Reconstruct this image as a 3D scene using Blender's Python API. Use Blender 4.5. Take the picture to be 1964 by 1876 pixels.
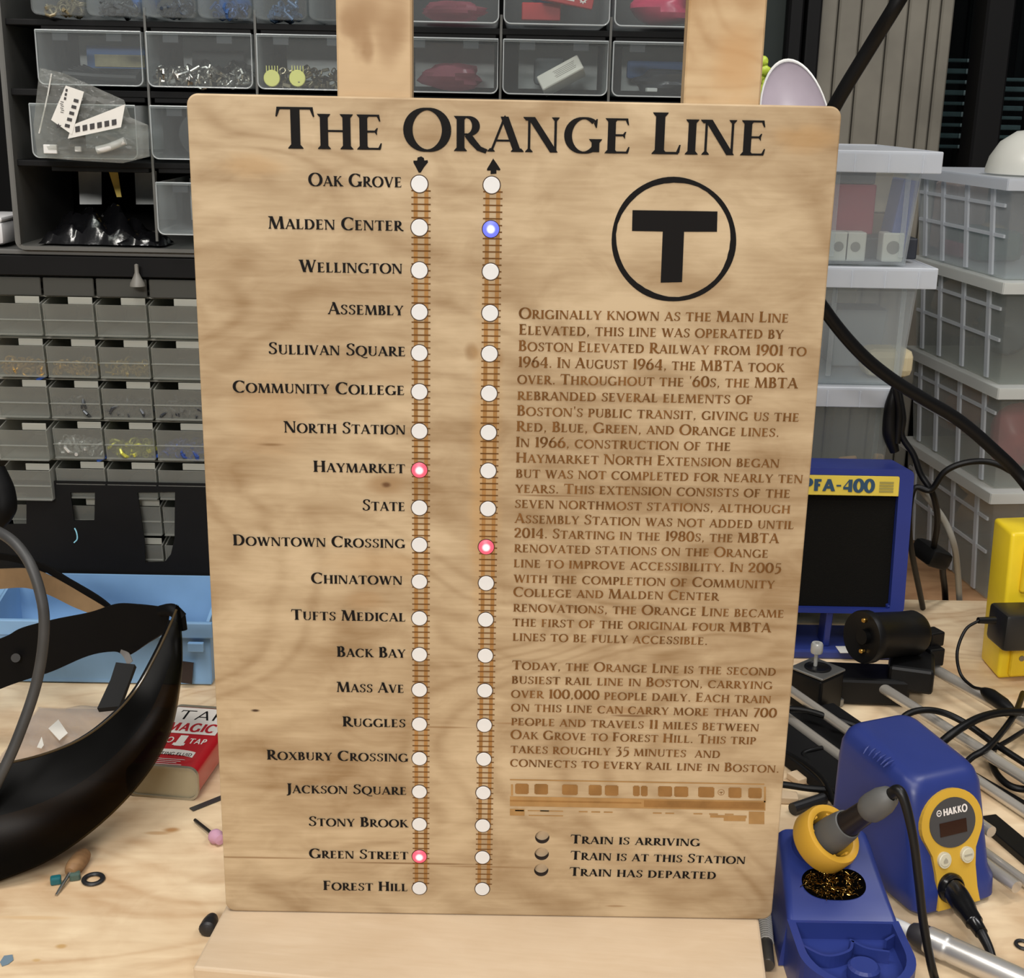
import bpy, bmesh, math, random
from mathutils import Vector, Matrix
from mathutils.geometry import tessellate_polygon

for o in list(bpy.data.objects):
    bpy.data.objects.remove(o)
sc = bpy.context.scene
col = sc.collection
rnd = random.Random(7)

# ---------------------------------------------------------------- camera
F, CX, CY = 2510.0, 982.0, 938.0          # focal length and centre for a 1964 x 1876 frame
CAM = Vector((-0.00313, -0.88491, 0.64883))
YAW, PITCH, ROLL = 0.0072692, 0.2871857, -0.0203183
fw = Vector((math.sin(YAW) * math.cos(PITCH), math.cos(YAW) * math.cos(PITCH), -math.sin(PITCH)))
rt0 = Vector((math.cos(YAW), -math.sin(YAW), 0))
dn0 = fw.cross(rt0)
RT = rt0 * math.cos(ROLL) + dn0 * math.sin(ROLL)
DN = -rt0 * math.sin(ROLL) + dn0 * math.cos(ROLL)
cam_data = bpy.data.cameras.new('camera')
cam_data.sensor_fit = 'HORIZONTAL'
cam_data.sensor_width = 36.0
cam_data.lens = 36.0 * F / 1964.0
cam_data.clip_start = 0.02
cam = bpy.data.objects.new('camera', cam_data)
col.objects.link(cam)
up = -DN
back = -fw
cam.matrix_world = Matrix(((RT.x, up.x, back.x, CAM.x), (RT.y, up.y, back.y, CAM.y), (RT.z, up.z, back.z, CAM.z), (0, 0, 0, 1)))
sc.camera = cam

# ---------------------------------------------------------------- light and exposure
sc.view_settings.view_transform = 'Standard'
sc.view_settings.look = 'None'
sc.view_settings.gamma = 1.0
sc.view_settings.use_curve_mapping = False
sc.view_settings.exposure = -0.40
sc.cycles.transparent_max_bounces = 48
sc.cycles.max_bounces = 10
sc.cycles.caustics_reflective = False
sc.cycles.caustics_refractive = False

world = bpy.data.worlds.new('night_room')
sc.world = world
world.use_nodes = True
world.node_tree.nodes['Background'].inputs[0].default_value = (0.96, 0.95, 0.95, 1)
world.node_tree.nodes['Background'].inputs[1].default_value = 0.11

def ceiling_or_fill_lamp(loc, aim, size, energy, colour):
    d = bpy.data.lights.new('ceiling_or_fill_lamp', 'AREA')
    d.shape = 'RECTANGLE'
    d.size, d.size_y = size
    d.energy = energy
    d.color = colour
    o = bpy.data.objects.new('ceiling_or_fill_lamp', d)
    col.objects.link(o)
    o.location = loc
    o.rotation_euler = (Vector(aim) - Vector(loc)).to_track_quat('-Z', 'Y').to_euler()
    return o

ceiling_or_fill_lamp((-0.75, -0.35, 2.35), (-0.2, 0.2, 0), (1.2, 0.35), 36.0, (1.0, 0.96, 0.90))
ceiling_or_fill_lamp((0.25, -1.35, 2.30), (0.1, 0.2, 0.3), (1.3, 0.45), 27.0, (1.0, 0.96, 0.91))
ceiling_or_fill_lamp((-0.70, -3.30, 2.00), (-0.1, 0.4, 0.5), (1.4, 0.4), 112.0, (1.0, 0.97, 0.93))  # fill lamp added behind the camera to brighten the drawer interiors
ceiling_or_fill_lamp((1.25, 0.15, 2.40), (0.6, 0.8, 0.2), (1.2, 0.3), 27.0, (1.0, 0.98, 0.97))

# ---------------------------------------------------------------- pixel of the photograph -> point in the room
def pray(px, py):
    return RT * ((px - CX) / F) + DN * ((py - CY) / F) + fw
def az(px, py, z=0.0):
    d = pray(px, py)
    return CAM + d * ((z - CAM.z) / d.z)
def ay(px, py, y):
    d = pray(px, py)
    return CAM + d * ((y - CAM.y) / d.y)

# ---------------------------------------------------------------- materials
def lin(c):
    r = []
    for v in c:
        v = v / 255.0
        r.append(v / 12.92 if v <= 0.04045 else ((v + 0.055) / 1.055) ** 2.4)
    return (r[0], r[1], r[2], 1.0)

MATS = {}
def mat(name, rgb, rough=0.5, metal=0.0, spec=0.5, var=0.0, vscale=40.0, bump=0.0, bscale=200.0, coat=0.0):
    if name in MATS:
        return MATS[name]
    m = bpy.data.materials.new(name)
    m.use_nodes = True
    nt = m.node_tree
    b = nt.nodes['Principled BSDF']
    b.inputs['Roughness'].default_value = rough
    b.inputs['Metallic'].default_value = metal
    b.inputs['Specular IOR Level'].default_value = spec
    b.inputs['Coat Weight'].default_value = coat
    c = lin(rgb)
    tc = nt.nodes.new('ShaderNodeTexCoord')
    n = nt.nodes.new('ShaderNodeTexNoise')
    n.inputs['Scale'].default_value = vscale
    n.inputs['Detail'].default_value = 4
    nt.links.new(tc.outputs['Object'], n.inputs['Vector'])
    r = nt.nodes.new('ShaderNodeValToRGB')
    k = max(var, 0.03)
    r.color_ramp.elements[0].position = 0.3
    r.color_ramp.elements[1].position = 0.7
    r.color_ramp.elements[0].color = (c[0] * (1 - k), c[1] * (1 - k), c[2] * (1 - k), 1)
    r.color_ramp.elements[1].color = (min(1, c[0] * (1 + k)), min(1, c[1] * (1 + k)), min(1, c[2] * (1 + k)), 1)
    nt.links.new(n.outputs['Fac'], r.inputs['Fac'])
    nt.links.new(r.outputs['Color'], b.inputs['Base Color'])
    if bump:
        n2 = nt.nodes.new('ShaderNodeTexNoise')
        n2.inputs['Scale'].default_value = bscale
        n2.inputs['Detail'].default_value = 3
        nt.links.new(tc.outputs['Object'], n2.inputs['Vector'])
        bp = nt.nodes.new('ShaderNodeBump')
        bp.inputs['Strength'].default_value = bump
        bp.inputs['Distance'].default_value = 0.001
        nt.links.new(n2.outputs['Fac'], bp.inputs['Height'])
        nt.links.new(bp.outputs['Normal'], b.inputs['Normal'])
    MATS[name] = m
    return m

def clear(name, tint=(235, 238, 236), body=(215, 218, 215), amount=0.22, rough=0.12, frost=0.0, edge=0.35, bump=0.0, spec=0.7):
    """See-through plastic: what passes straight on, plus a milky or glossy share that grows at grazing angles."""
    if name in MATS:
        return MATS[name]
    m = bpy.data.materials.new(name)
    m.use_nodes = True
    nt = m.node_tree
    for n in list(nt.nodes):
        nt.nodes.remove(n)
    out = nt.nodes.new('ShaderNodeOutputMaterial')
    tr = nt.nodes.new('ShaderNodeBsdfTransparent')
    tr.inputs[0].default_value = lin(tint)
    b = nt.nodes.new('ShaderNodeBsdfPrincipled')
    b.inputs['Base Color'].default_value = lin(body)
    b.inputs['Roughness'].default_value = rough
    b.inputs['Specular IOR Level'].default_value = spec
    tl = nt.nodes.new('ShaderNodeBsdfTranslucent')
    tl.inputs[0].default_value = lin(body)
    mx0 = nt.nodes.new('ShaderNodeMixShader')
    mx0.inputs[0].default_value = frost
    nt.links.new(b.outputs[0], mx0.inputs[1])
    nt.links.new(tl.outputs[0], mx0.inputs[2])
    lw = nt.nodes.new('ShaderNodeLayerWeight')
    lw.inputs[0].default_value = 0.35
    ma = nt.nodes.new('ShaderNodeMath')
    ma.operation = 'MULTIPLY_ADD'
    ma.inputs[1].default_value = edge
    ma.inputs[2].default_value = amount
    ma.use_clamp = True
    nt.links.new(lw.outputs['Facing'], ma.inputs[0])
    if bump:
        tc = nt.nodes.new('ShaderNodeTexCoord')
        n2 = nt.nodes.new('ShaderNodeTexNoise')
        n2.inputs['Scale'].default_value = 45
        n2.inputs['Detail'].default_value = 4
        nt.links.new(tc.outputs['Object'], n2.inputs['Vector'])
        bp = nt.nodes.new('ShaderNodeBump')
        bp.inputs['Strength'].default_value = bump
        bp.inputs['Distance'].default_value = 0.01
        nt.links.new(n2.outputs['Fac'], bp.inputs['Height'])
        nt.links.new(bp.outputs['Normal'], b.inputs['Normal'])
    mx = nt.nodes.new('ShaderNodeMixShader')
    nt.links.new(ma.outputs[0], mx.inputs[0])
    nt.links.new(tr.outputs[0], mx.inputs[1])
    nt.links.new(mx0.outputs[0], mx.inputs[2])
    nt.links.new(mx.outputs[0], out.inputs[0])
    MATS[name] = m
    return m

def glow(name, core, rim, r_core, r_rim, strength):
    """A lit lens: bright core, coloured ring, set by the distance from the lens centre."""
    m = bpy.data.materials.new(name)
    m.use_nodes = True
    nt = m.node_tree
    b = nt.nodes['Principled BSDF']
    b.inputs['Base Color'].default_value = (rim[0] * .5 + .02, rim[1] * .5 + .02, rim[2] * .5 + .02, 1)
    b.inputs['Roughness'].default_value = 0.4
    tc = nt.nodes.new('ShaderNodeTexCoord')
    vl = nt.nodes.new('ShaderNodeVectorMath')
    vl.operation = 'LENGTH'
    nt.links.new(tc.outputs['Object'], vl.inputs[0])
    mr = nt.nodes.new('ShaderNodeMapRange')
    mr.inputs['From Min'].default_value = r_core
    mr.inputs['From Max'].default_value = r_rim
    nt.links.new(vl.outputs['Value'], mr.inputs['Value'])
    rp = nt.nodes.new('ShaderNodeValToRGB')
    rp.color_ramp.elements[0].color = core
    rp.color_ramp.elements[1].color = rim
    nt.links.new(mr.outputs[0], rp.inputs[0])
    nt.links.new(rp.outputs[0], b.inputs['Emission Color'])
    b.inputs['Emission Strength'].default_value = strength
    return m

def wood(name, light, dark, grain=(1, 0, 0), fine=300.0, rings=1.0, spots=(), lines=(), rough=0.55, blotch=6.0, contrast=1.0, along=6.0, stain=None):
    """Wood whose grain runs along one axis; spots: (centre, radii, colour, strength) marks of their own shape."""
    m = bpy.data.materials.new(name)
    m.use_nodes = True
    nt = m.node_tree
    L = nt.links.new
    b = nt.nodes['Principled BSDF']
    b.inputs['Roughness'].default_value = rough
    b.inputs['Specular IOR Level'].default_value = 0.35
    tc = nt.nodes.new('ShaderNodeTexCoord')
    def noise(scale3, detail=4.0, dist=0.0, rgh=0.5):
        mp = nt.nodes.new('ShaderNodeMapping')
        mp.inputs['Scale'].default_value = scale3
        L(tc.outputs['Object'], mp.inputs['Vector'])
        n = nt.nodes.new('ShaderNodeTexNoise')
        n.inputs['Scale'].default_value = 1.0
        n.inputs['Detail'].default_value = detail
        n.inputs['Distortion'].default_value = dist
        n.inputs['Roughness'].default_value = rgh
        L(mp.outputs[0], n.inputs['Vector'])
        return n.outputs['Fac']
    def math_(op, a, c, d=None, clampit=False):
        n = nt.nodes.new('ShaderNodeMath')
        n.operation = op
        n.use_clamp = clampit
        for i, v in enumerate((a, c, d)):
            if v is None:
                continue
            if isinstance(v, (int, float)):
                n.inputs[i].default_value = v
            else:
                L(v, n.inputs[i])
        return n.outputs[0]
    g = Vector(grain)
    def sc3(al, ac):
        return tuple(al if abs(g[i]) > 0.5 else ac for i in range(3))
    fib = noise(sc3(along * 3.5, fine), 3.0, 0.4)
    band = noise(sc3(blotch * 0.7, blotch * 2.0), 3.0, 2.0)
    blot = noise(sc3(blotch * 1.2, blotch * 1.6), 5.0, 0.6)
    ringsrc = noise(sc3(blotch * 0.40, blotch * 0.95), 1.5, 1.0)
    rg = math_('SINE', math_('MULTIPLY', ringsrc, 95.0 * rings), 0.0)
    mid = noise(sc3(along * 3.6, fine * 0.16), 5.0, 1.2)
    v = math_('MULTIPLY_ADD', band, 0.75, 0.06)
    v = math_('MULTIPLY_ADD', math_('SUBTRACT', blot, 0.5), 0.75, v)
    v = math_('MULTIPLY_ADD', math_('SUBTRACT', fib, 0.5), 0.30, v)
    v = math_('MULTIPLY_ADD', math_('SUBTRACT', mid, 0.5), 0.45, v)
    v = math_('MULTIPLY_ADD', math_('POWER', math_('MULTIPLY_ADD', rg, 0.5, 0.5), 3.0), 0.14, v)
    v = math_('MULTIPLY_ADD', math_('SUBTRACT', v, 0.48), contrast, 0.45, True)
    r = nt.nodes.new('ShaderNodeValToRGB')
    r.color_ramp.elements[0].position = 0.1
    r.color_ramp.elements[1].position = 0.85
    r.color_ramp.elements[0].color = lin(light)
    r.color_ramp.elements[1].color = lin(dark)
    L(v, r.inputs['Fac'])
    c = r.outputs['Color']
    for (ctr, rad, colr, strength) in spots:
        s = nt.nodes.new('ShaderNodeVectorMath')
        s.operation = 'SUBTRACT'
        L(tc.outputs['Object'], s.inputs[0])
        s.inputs[1].default_value = ctr
        q = nt.nodes.new('ShaderNodeVectorMath')
        q.operation = 'DIVIDE'
        L(s.outputs[0], q.inputs[0])
        q.inputs[1].default_value = rad
        ln = nt.nodes.new('ShaderNodeVectorMath')
        ln.operation = 'LENGTH'
        L(q.outputs[0], ln.inputs[0])
        dd = math_('MULTIPLY_ADD', math_('SUBTRACT', mid, 0.5), 0.9, ln.outputs['Value'])
        mr = nt.nodes.new('ShaderNodeMapRange')
        mr.interpolation_type = 'SMOOTHSTEP'
        mr.inputs['From Min'].default_value = 0.25
        mr.inputs['From Max'].default_value = 1.0
        mr.inputs['To Min'].default_value = strength
        mr.inputs['To Max'].default_value = 0.0
        L(dd, mr.inputs['Value'])
        mx = nt.nodes.new('ShaderNodeMixRGB')
        L(mr.outputs[0], mx.inputs[0])
        L(c, mx.inputs[1])
        mx.inputs[2].default_value = lin(colr)
        c = mx.outputs[0]
    if stain:
        st = noise((stain[1],) * 3, 5.0, 1.5)
        f = nt.nodes.new('ShaderNodeMapRange')
        f.interpolation_type = 'SMOOTHSTEP'
        f.inputs['From Min'].default_value = 0.56
        f.inputs['From Max'].default_value = 0.74
        f.inputs['To Max'].default_value = stain[2]
        L(st, f.inputs['Value'])
        mx = nt.nodes.new('ShaderNodeMixRGB')
        L(f.outputs[0], mx.inputs[0])
        L(c, mx.inputs[1])
        mx.inputs[2].default_value = lin(stain[0])
        c = mx.outputs[0]
    L(c, b.inputs['Base Color'])
    bp = nt.nodes.new('ShaderNodeBump')
    bp.inputs['Strength'].default_value = 0.12
    bp.inputs['Distance'].default_value = 0.0006
    L(fib, bp.inputs['Height'])
    L(bp.outputs[0], b.inputs['Normal'])
    return m

# ---------------------------------------------------------------- mesh helpers
def smooth_path(pts, n=8):
    pts = [Vector(p) for p in pts]
    if len(pts) < 3:
        return pts
    out = []
    P = [pts[0] * 2 - pts[1]] + pts + [pts[-1] * 2 - pts[-2]]
    for i in range(1, len(P) - 2):
        p0, p1, p2, p3 = P[i - 1], P[i], P[i + 1], P[i + 2]
        for k in range(n):
            t = k / n
            out.append(0.5 * ((2 * p1) + (p2 - p0) * t + (2 * p0 - 5 * p1 + 4 * p2 - p3) * t * t + (3 * p1 - p0 - 3 * p2 + p3) * t ** 3))
    out.append(pts[-1])
    return out

def frame_of(axis):
    a = Vector(axis).normalized()
    h = Vector((0, 0, 1)) if abs(a.z) < 0.9 else Vector((1, 0, 0))
    u = h.cross(a).normalized()
    return u, a.cross(u), a

class MB:
    """Collects shapes; build() links them as ONE mesh object."""
    def __init__(s, M=None):
        s.v, s.f, s.M = [], [], M
    def add(s, verts, faces):
        k = len(s.v)
        for p in verts:
            p = Vector(p)
            s.v.append(s.M @ p if s.M else p)
        s.f += [tuple(i + k for i in f) for f in faces]
        return s
    def box(s, c, d, R=None, bev=0.0, seg=2):
        bm = bmesh.new()
        bmesh.ops.create_cube(bm, size=1.0)
        for v in bm.verts:
            v.co = Vector((v.co.x * d[0], v.co.y * d[1], v.co.z * d[2]))
        if bev > 0:
            bmesh.ops.bevel(bm, geom=list(bm.edges), offset=min(bev, 0.49 * min(d)), segments=seg, profile=0.5, affect='EDGES')
        bm.verts.index_update()
        T = Matrix.Translation(Vector(c))
        if R is not None:
            T = T @ R.to_4x4()
        s.add([T @ v.co for v in bm.verts], [[v.index for v in f.verts] for f in bm.faces])
        bm.free()
        return s
    def hexa(s, lo, hi, bev=0.0, seg=3):
        """Eight corners: four below, four above, both anticlockwise from above."""
        bm = bmesh.new()
        vs = [bm.verts.new(p) for p in list(lo) + list(hi)]
        for f in ((3, 2, 1, 0), (4, 5, 6, 7), (0, 1, 5, 4), (1, 2, 6, 5), (2, 3, 7, 6), (3, 0, 4, 7)):
            bm.faces.new([vs[i] for i in f])
        if bev > 0:
            bmesh.ops.bevel(bm, geom=list(bm.edges), offset=bev, segments=seg, profile=0.5, affect='EDGES')
        bm.verts.index_update()
        s.add([v.co for v in bm.verts], [[v.index for v in f.verts] for f in bm.faces])
        bm.free()
        return s
    def tube(s, pts, r, n=10, smooth=8, caps=True, closed=False):
        P = smooth_path(pts, smooth) if smooth else [Vector(p) for p in pts]
        m = len(P)
        rr = r if isinstance(r, (list, tuple)) else None
        verts, faces = [], []
        u0 = None
        for i, p in enumerate(P):
            t = (P[min(i + 1, m - 1)] - P[max(i - 1, 0)])
            if t.length < 1e-9:
                t = Vector((0, 0, 1))
            t.normalize()
            if u0 is None:
                u0 = frame_of(t)[0]
            u = (u0 - t * u0.dot(t))
            if u.length < 1e-6:
                u = frame_of(t)[0]
            u.normalize()
            w = t.cross(u)
            u0 = u
            if rr:
                q = i / (m - 1) * (len(rr) - 1)
                k = min(int(q), len(rr) - 2)
                rad = rr[k] + (rr[k + 1] - rr[k]) * (q - k)
            else:
                rad = r
            for j in range(n):
                a = 2 * math.pi * j / n
                verts.append(p + u * (math.cos(a) * rad) + w * (math.sin(a) * rad))
        for i in range(m - 1):
            for j in range(n):
                faces.append((i * n + j, i * n + (j + 1) % n, (i + 1) * n + (j + 1) % n, (i + 1) * n + j))
        if caps:
            faces.append(tuple(range(n - 1, -1, -1)))
            faces.append(tuple((m - 1) * n + j for j in range(n)))
        return s.add(verts, faces)
    def cyl(s, p0, p1, r0, r1=None, n=20, caps=True):
        p0, p1 = Vector(p0), Vector(p1)
        r1 = r0 if r1 is None else r1
        u, w, a = frame_of(p1 - p0)
        verts = []
        for p, r in ((p0, r0), (p1, r1)):
            for j in range(n):
                t = 2 * math.pi * j / n
                verts.append(p + u * (math.cos(t) * r) + w * (math.sin(t) * r))
        faces = [(j, (j + 1) % n, n + (j + 1) % n, n + j) for j in range(n)]
        if caps:
            faces += [tuple(range(n - 1, -1, -1)), tuple(range(n, 2 * n))]
        return s.add(verts, faces)
    def lathe(s, prof, o, axis, n=28, caps=False):
        """prof: (radius, distance along the axis)."""
        u, w, a = frame_of(axis)
        o = Vector(o)
        verts, faces = [], []
        for (r, h) in prof:
            for j in range(n):
                t = 2 * math.pi * j / n
                verts.append(o + a * h + u * (math.cos(t) * r) + w * (math.sin(t) * r))
        for i in range(len(prof) - 1):
            for j in range(n):
                faces.append((i * n + j, i * n + (j + 1) % n, (i + 1) * n + (j + 1) % n, (i + 1) * n + j))
        if caps:
            faces += [tuple(range(n - 1, -1, -1)), tuple((len(prof) - 1) * n + j for j in range(n))]
        return s.add(verts, faces)
    def prism(s, poly, to3, h0, h1, holes=()):
        """poly in (u, v); to3(u, v, h) gives the point."""
        loops = [list(poly)] + [list(h) for h in holes]
        flat = [p for l in loops for p in l]
        tris = tessellate_polygon([[Vector((p[0], p[1], 0)) for p in l] for l in loops])
        k = len(flat)
        verts = [to3(p[0], p[1], h0) for p in flat] + [to3(p[0], p[1], h1) for p in flat]
        faces = [tuple(t) for t in tris] + [tuple(i + k for i in reversed(t)) for t in tris]
        b = 0
        for l in loops:
            m = len(l)
            for i in range(m):
                j = (i + 1) % m
                faces.append((b + i, b + j, b + k + j, b + k + i))
            b += m
        return s.add(verts, faces)
    def flat(s, poly, to2):
        tris = tessellate_polygon([[Vector((p[0], p[1], 0)) for p in poly]])
        return s.add([to2(p[0], p[1]) for p in poly], [tuple(t) for t in tris])
    def sheet(s, A, B, t=0.0015):
        """A strip with thickness between two curves of equal length."""
        m = len(A)
        verts, faces = [], []
        for i in range(m):
            a, b = Vector(A[i]), Vector(B[i])
            tg = Vector(A[min(i + 1, m - 1)]) - Vector(A[max(i - 1, 0)])
            nrm = tg.cross(b - a)
            nrm = nrm.normalized() * t if nrm.length > 1e-12 else Vector((0, t, 0))
            verts += [a, b, b + nrm, a + nrm]
        for i in range(m - 1):
            for j in range(4):
                faces.append((i * 4 + j, i * 4 + (j + 1) % 4, i * 4 + 4 + (j + 1) % 4, i * 4 + 4 + j))
        faces += [(3, 2, 1, 0), tuple((m - 1) * 4 + j for j in range(4))]
        return s.add(verts, faces)
    def grid(s, fn, nu, nv, wrap=False):
        verts = [fn(i / nu, j / nv) for i in range(nu + (0 if wrap else 1)) for j in range(nv + 1)]
        faces = []
        for i in range(nu):
            i2 = (i + 1) % nu if wrap else i + 1
            for j in range(nv):
                faces.append((i * (nv + 1) + j, i2 * (nv + 1) + j, i2 * (nv + 1) + j + 1, i * (nv + 1) + j + 1))
        return s.add(verts, faces)
    def blob(s, c, r, seed=0, amp=0.25, nu=18, nv=12, R=None):
        """A lumpy closed bag-like body."""
        rr = random.Random(seed)
        ph = [(rr.uniform(1, 4), rr.uniform(1, 4), rr.uniform(0, 6), rr.uniform(0, 6)) for _ in range(5)]
        c = Vector(c)
        verts, faces = [], []
        for i in range(nv + 1):
            th = math.pi * i / nv
            for j in range(nu):
                a = 2 * math.pi * j / nu
                d = Vector((math.sin(th) * math.cos(a), math.sin(th) * math.sin(a), math.cos(th)))
                k = 1 + amp * sum(math.sin(p[0] * a * 1.0 + p[2]) * math.sin(p[1] * th * 2 + p[3]) * math.sin(th) for p in ph) / 3
                q = Vector((d.x * r[0] * k, d.y * r[1] * k, d.z * r[2] * k))
                if R is not None:
                    q = R @ q
                verts.append(c + q)
        for i in range(nv):
            for j in range(nu):
                faces.append((i * nu + j, i * nu + (j + 1) % nu, (i + 1) * nu + (j + 1) % nu, (i + 1) * nu + j))
        return s.add(verts, faces)
    def openbox(s, x0, x1, y0, y1, z0, z1, inset=0.0, t=0.0015):
        """An open-topped box with real walls, narrower at its bottom by inset."""
        def ring(e, z, k):
            return [(x0 + k + e, y0 + k + e, z), (x1 - k - e, y0 + k + e, z), (x1 - k - e, y1 - k - e, z), (x0 + k + e, y1 - k - e, z)]
        v = ring(0, z0, inset) + ring(0, z1, 0) + ring(t, z1, 0) + ring(t, z0 + t, inset)
        f = [(3, 2, 1, 0)]
        for a in (0, 4, 8):
            for i in range(4):
                j = (i + 1) % 4
                f.append((a + i, a + j, a + 4 + j, a + 4 + i))
        f.append((12, 13, 14, 15))
        return s.add(v, f)
    def build(s, name, m, parent=None, smooth=False, label=None, origin=None):
        me = bpy.data.meshes.new(name)
        o_ = Vector(origin) if origin is not None else Vector((0, 0, 0))
        me.from_pydata([tuple(p - o_) for p in s.v], [], s.f)
        bm = bmesh.new()
        bm.from_mesh(me)
        bmesh.ops.recalc_face_normals(bm, faces=list(bm.faces))
        bm.to_mesh(me)
        bm.free()
        me.materials.append(m)
        if smooth:
            me.polygons.foreach_set('use_smooth', [True] * len(me.polygons))
            try:
                me.set_sharp_from_angle(angle=math.radians(40))
            except Exception:
                pass
        me.update()
        o = bpy.data.objects.new(name, me)
        col.objects.link(o)
        o.location = o_
        if parent is not None:
            o.parent = parent
            o.location = o_ - world_loc(parent)
        if label:
            o['label'] = label
        return o

def world_loc(o):
    v = Vector(o.location)
    while o.parent is not None:
        o = o.parent
        v += Vector(o.location)
    return v

def thing(name, label, cat, loc=(0, 0, 0), group=None):
    o = bpy.data.objects.new(name, None)
    o.empty_display_size = 0.02
    col.objects.link(o)
    o.location = loc
    return tag(o, label, cat, group)

def tag(o, label, cat, group=None, kind=None):
    o['label'] = label
    o['category'] = cat
    if group:
        o['group'] = group
    if kind:
        o['kind'] = kind
    return o

def struct(o, label=None):
    o['kind'] = 'structure'
    if label:
        o['label'] = label
    return o

def dup(o, delta, parent=None):
    """Copies a part (and its sub-parts) to another place under the same or another parent."""
    c = o.copy()
    col.objects.link(c)
    c.parent = parent if parent is not None else o.parent
    c.location = Vector(o.location) + Vector(delta)
    for ch in list(o.children):
        d = ch.copy()
        col.objects.link(d)
        d.parent = c
    return c

def rotz(a):
    return Matrix.Rotation(a, 3, 'Z')
# ---------------------------------------------------------------- lettering: our own roman capitals, drawn as pen strokes
ST, TH = 0.17, 0.062
def pen(pts, s=None, t=None):
    """A stroke whose width follows its direction: thick upright, thin flat."""
    s = ST if s is None else s
    t = TH if t is None else t
    quads = []
    m = len(pts)
    L, R = [], []
    for i in range(m):
        a, b = pts[max(i - 1, 0)], pts[min(i + 1, m - 1)]
        dx, dy = b[0] - a[0], b[1] - a[1]
        l = math.hypot(dx, dy) or 1e-6
        w = (t + (s - t) * (abs(dy) / l) ** 1.4) * 0.5
        nx, ny = -dy / l, dx / l
        L.append((pts[i][0] + nx * w, pts[i][1] + ny * w))
        R.append((pts[i][0] - nx * w, pts[i][1] - ny * w))
    for i in range(m - 1):
        quads.append([L[i], L[i + 1], R[i + 1], R[i]])
    return quads
def arcp(cx, cy, rx, ry, a0, a1, n=18):
    return [(cx + rx * math.cos(math.radians(a0 + (a1 - a0) * i / n)), cy + ry * math.sin(math.radians(a0 + (a1 - a0) * i / n))) for i in range(n + 1)]
SERIF = True
def foot(x0, x1, y, up):
    if not SERIF:
        return []
    s, h = 0.065, 0.10
    k = 1 if up else -1
    return [[(x0 - s, y), (x1 + s, y), (x1 + s * 0.8, y + k * 0.03), (x1, y + k * h), (x0, y + k * h), (x0 - s * 0.8, y + k * 0.03)]]
def stem(x, y0=0.0, y1=1.0, w=None, b=True, t=True):
    w = ST if w is None else w
    q = [[(x, y0), (x + w, y0), (x + w, y1), (x, y1)]]
    if b: q += foot(x, x + w, y0, True)
    if t: q += foot(x, x + w, y1, False)
    return q
def bar(x0, x1, y):
    return [[(x0, y - TH / 2), (x1, y - TH / 2), (x1, y + TH / 2), (x0, y + TH / 2)]]
def tick(x, y, d, h=0.16):
    """Wedge at the end of an arm; d up (+1), down (-1) or both (0)."""
    if not SERIF:
        return []
    q = []
    if d >= 0: q.append([(x - 0.07, y), (x, y), (x + 0.025, y + h), (x - 0.005, y + h)])
    if d <= 0: q.append([(x - 0.07, y), (x, y), (x + 0.025 if d < 0 else x, y - h), (x - 0.005, y - h)])
    return q
def diag(x0, y0, x1, y1, w):
    return [[(x0 - w / 2, y0), (x0 + w / 2, y0), (x1 + w / 2, y1), (x1 - w / 2, y1)]]
def fd(x, y, up, w):
    return foot(x - w / 2, x + w / 2, y, up)
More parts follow.
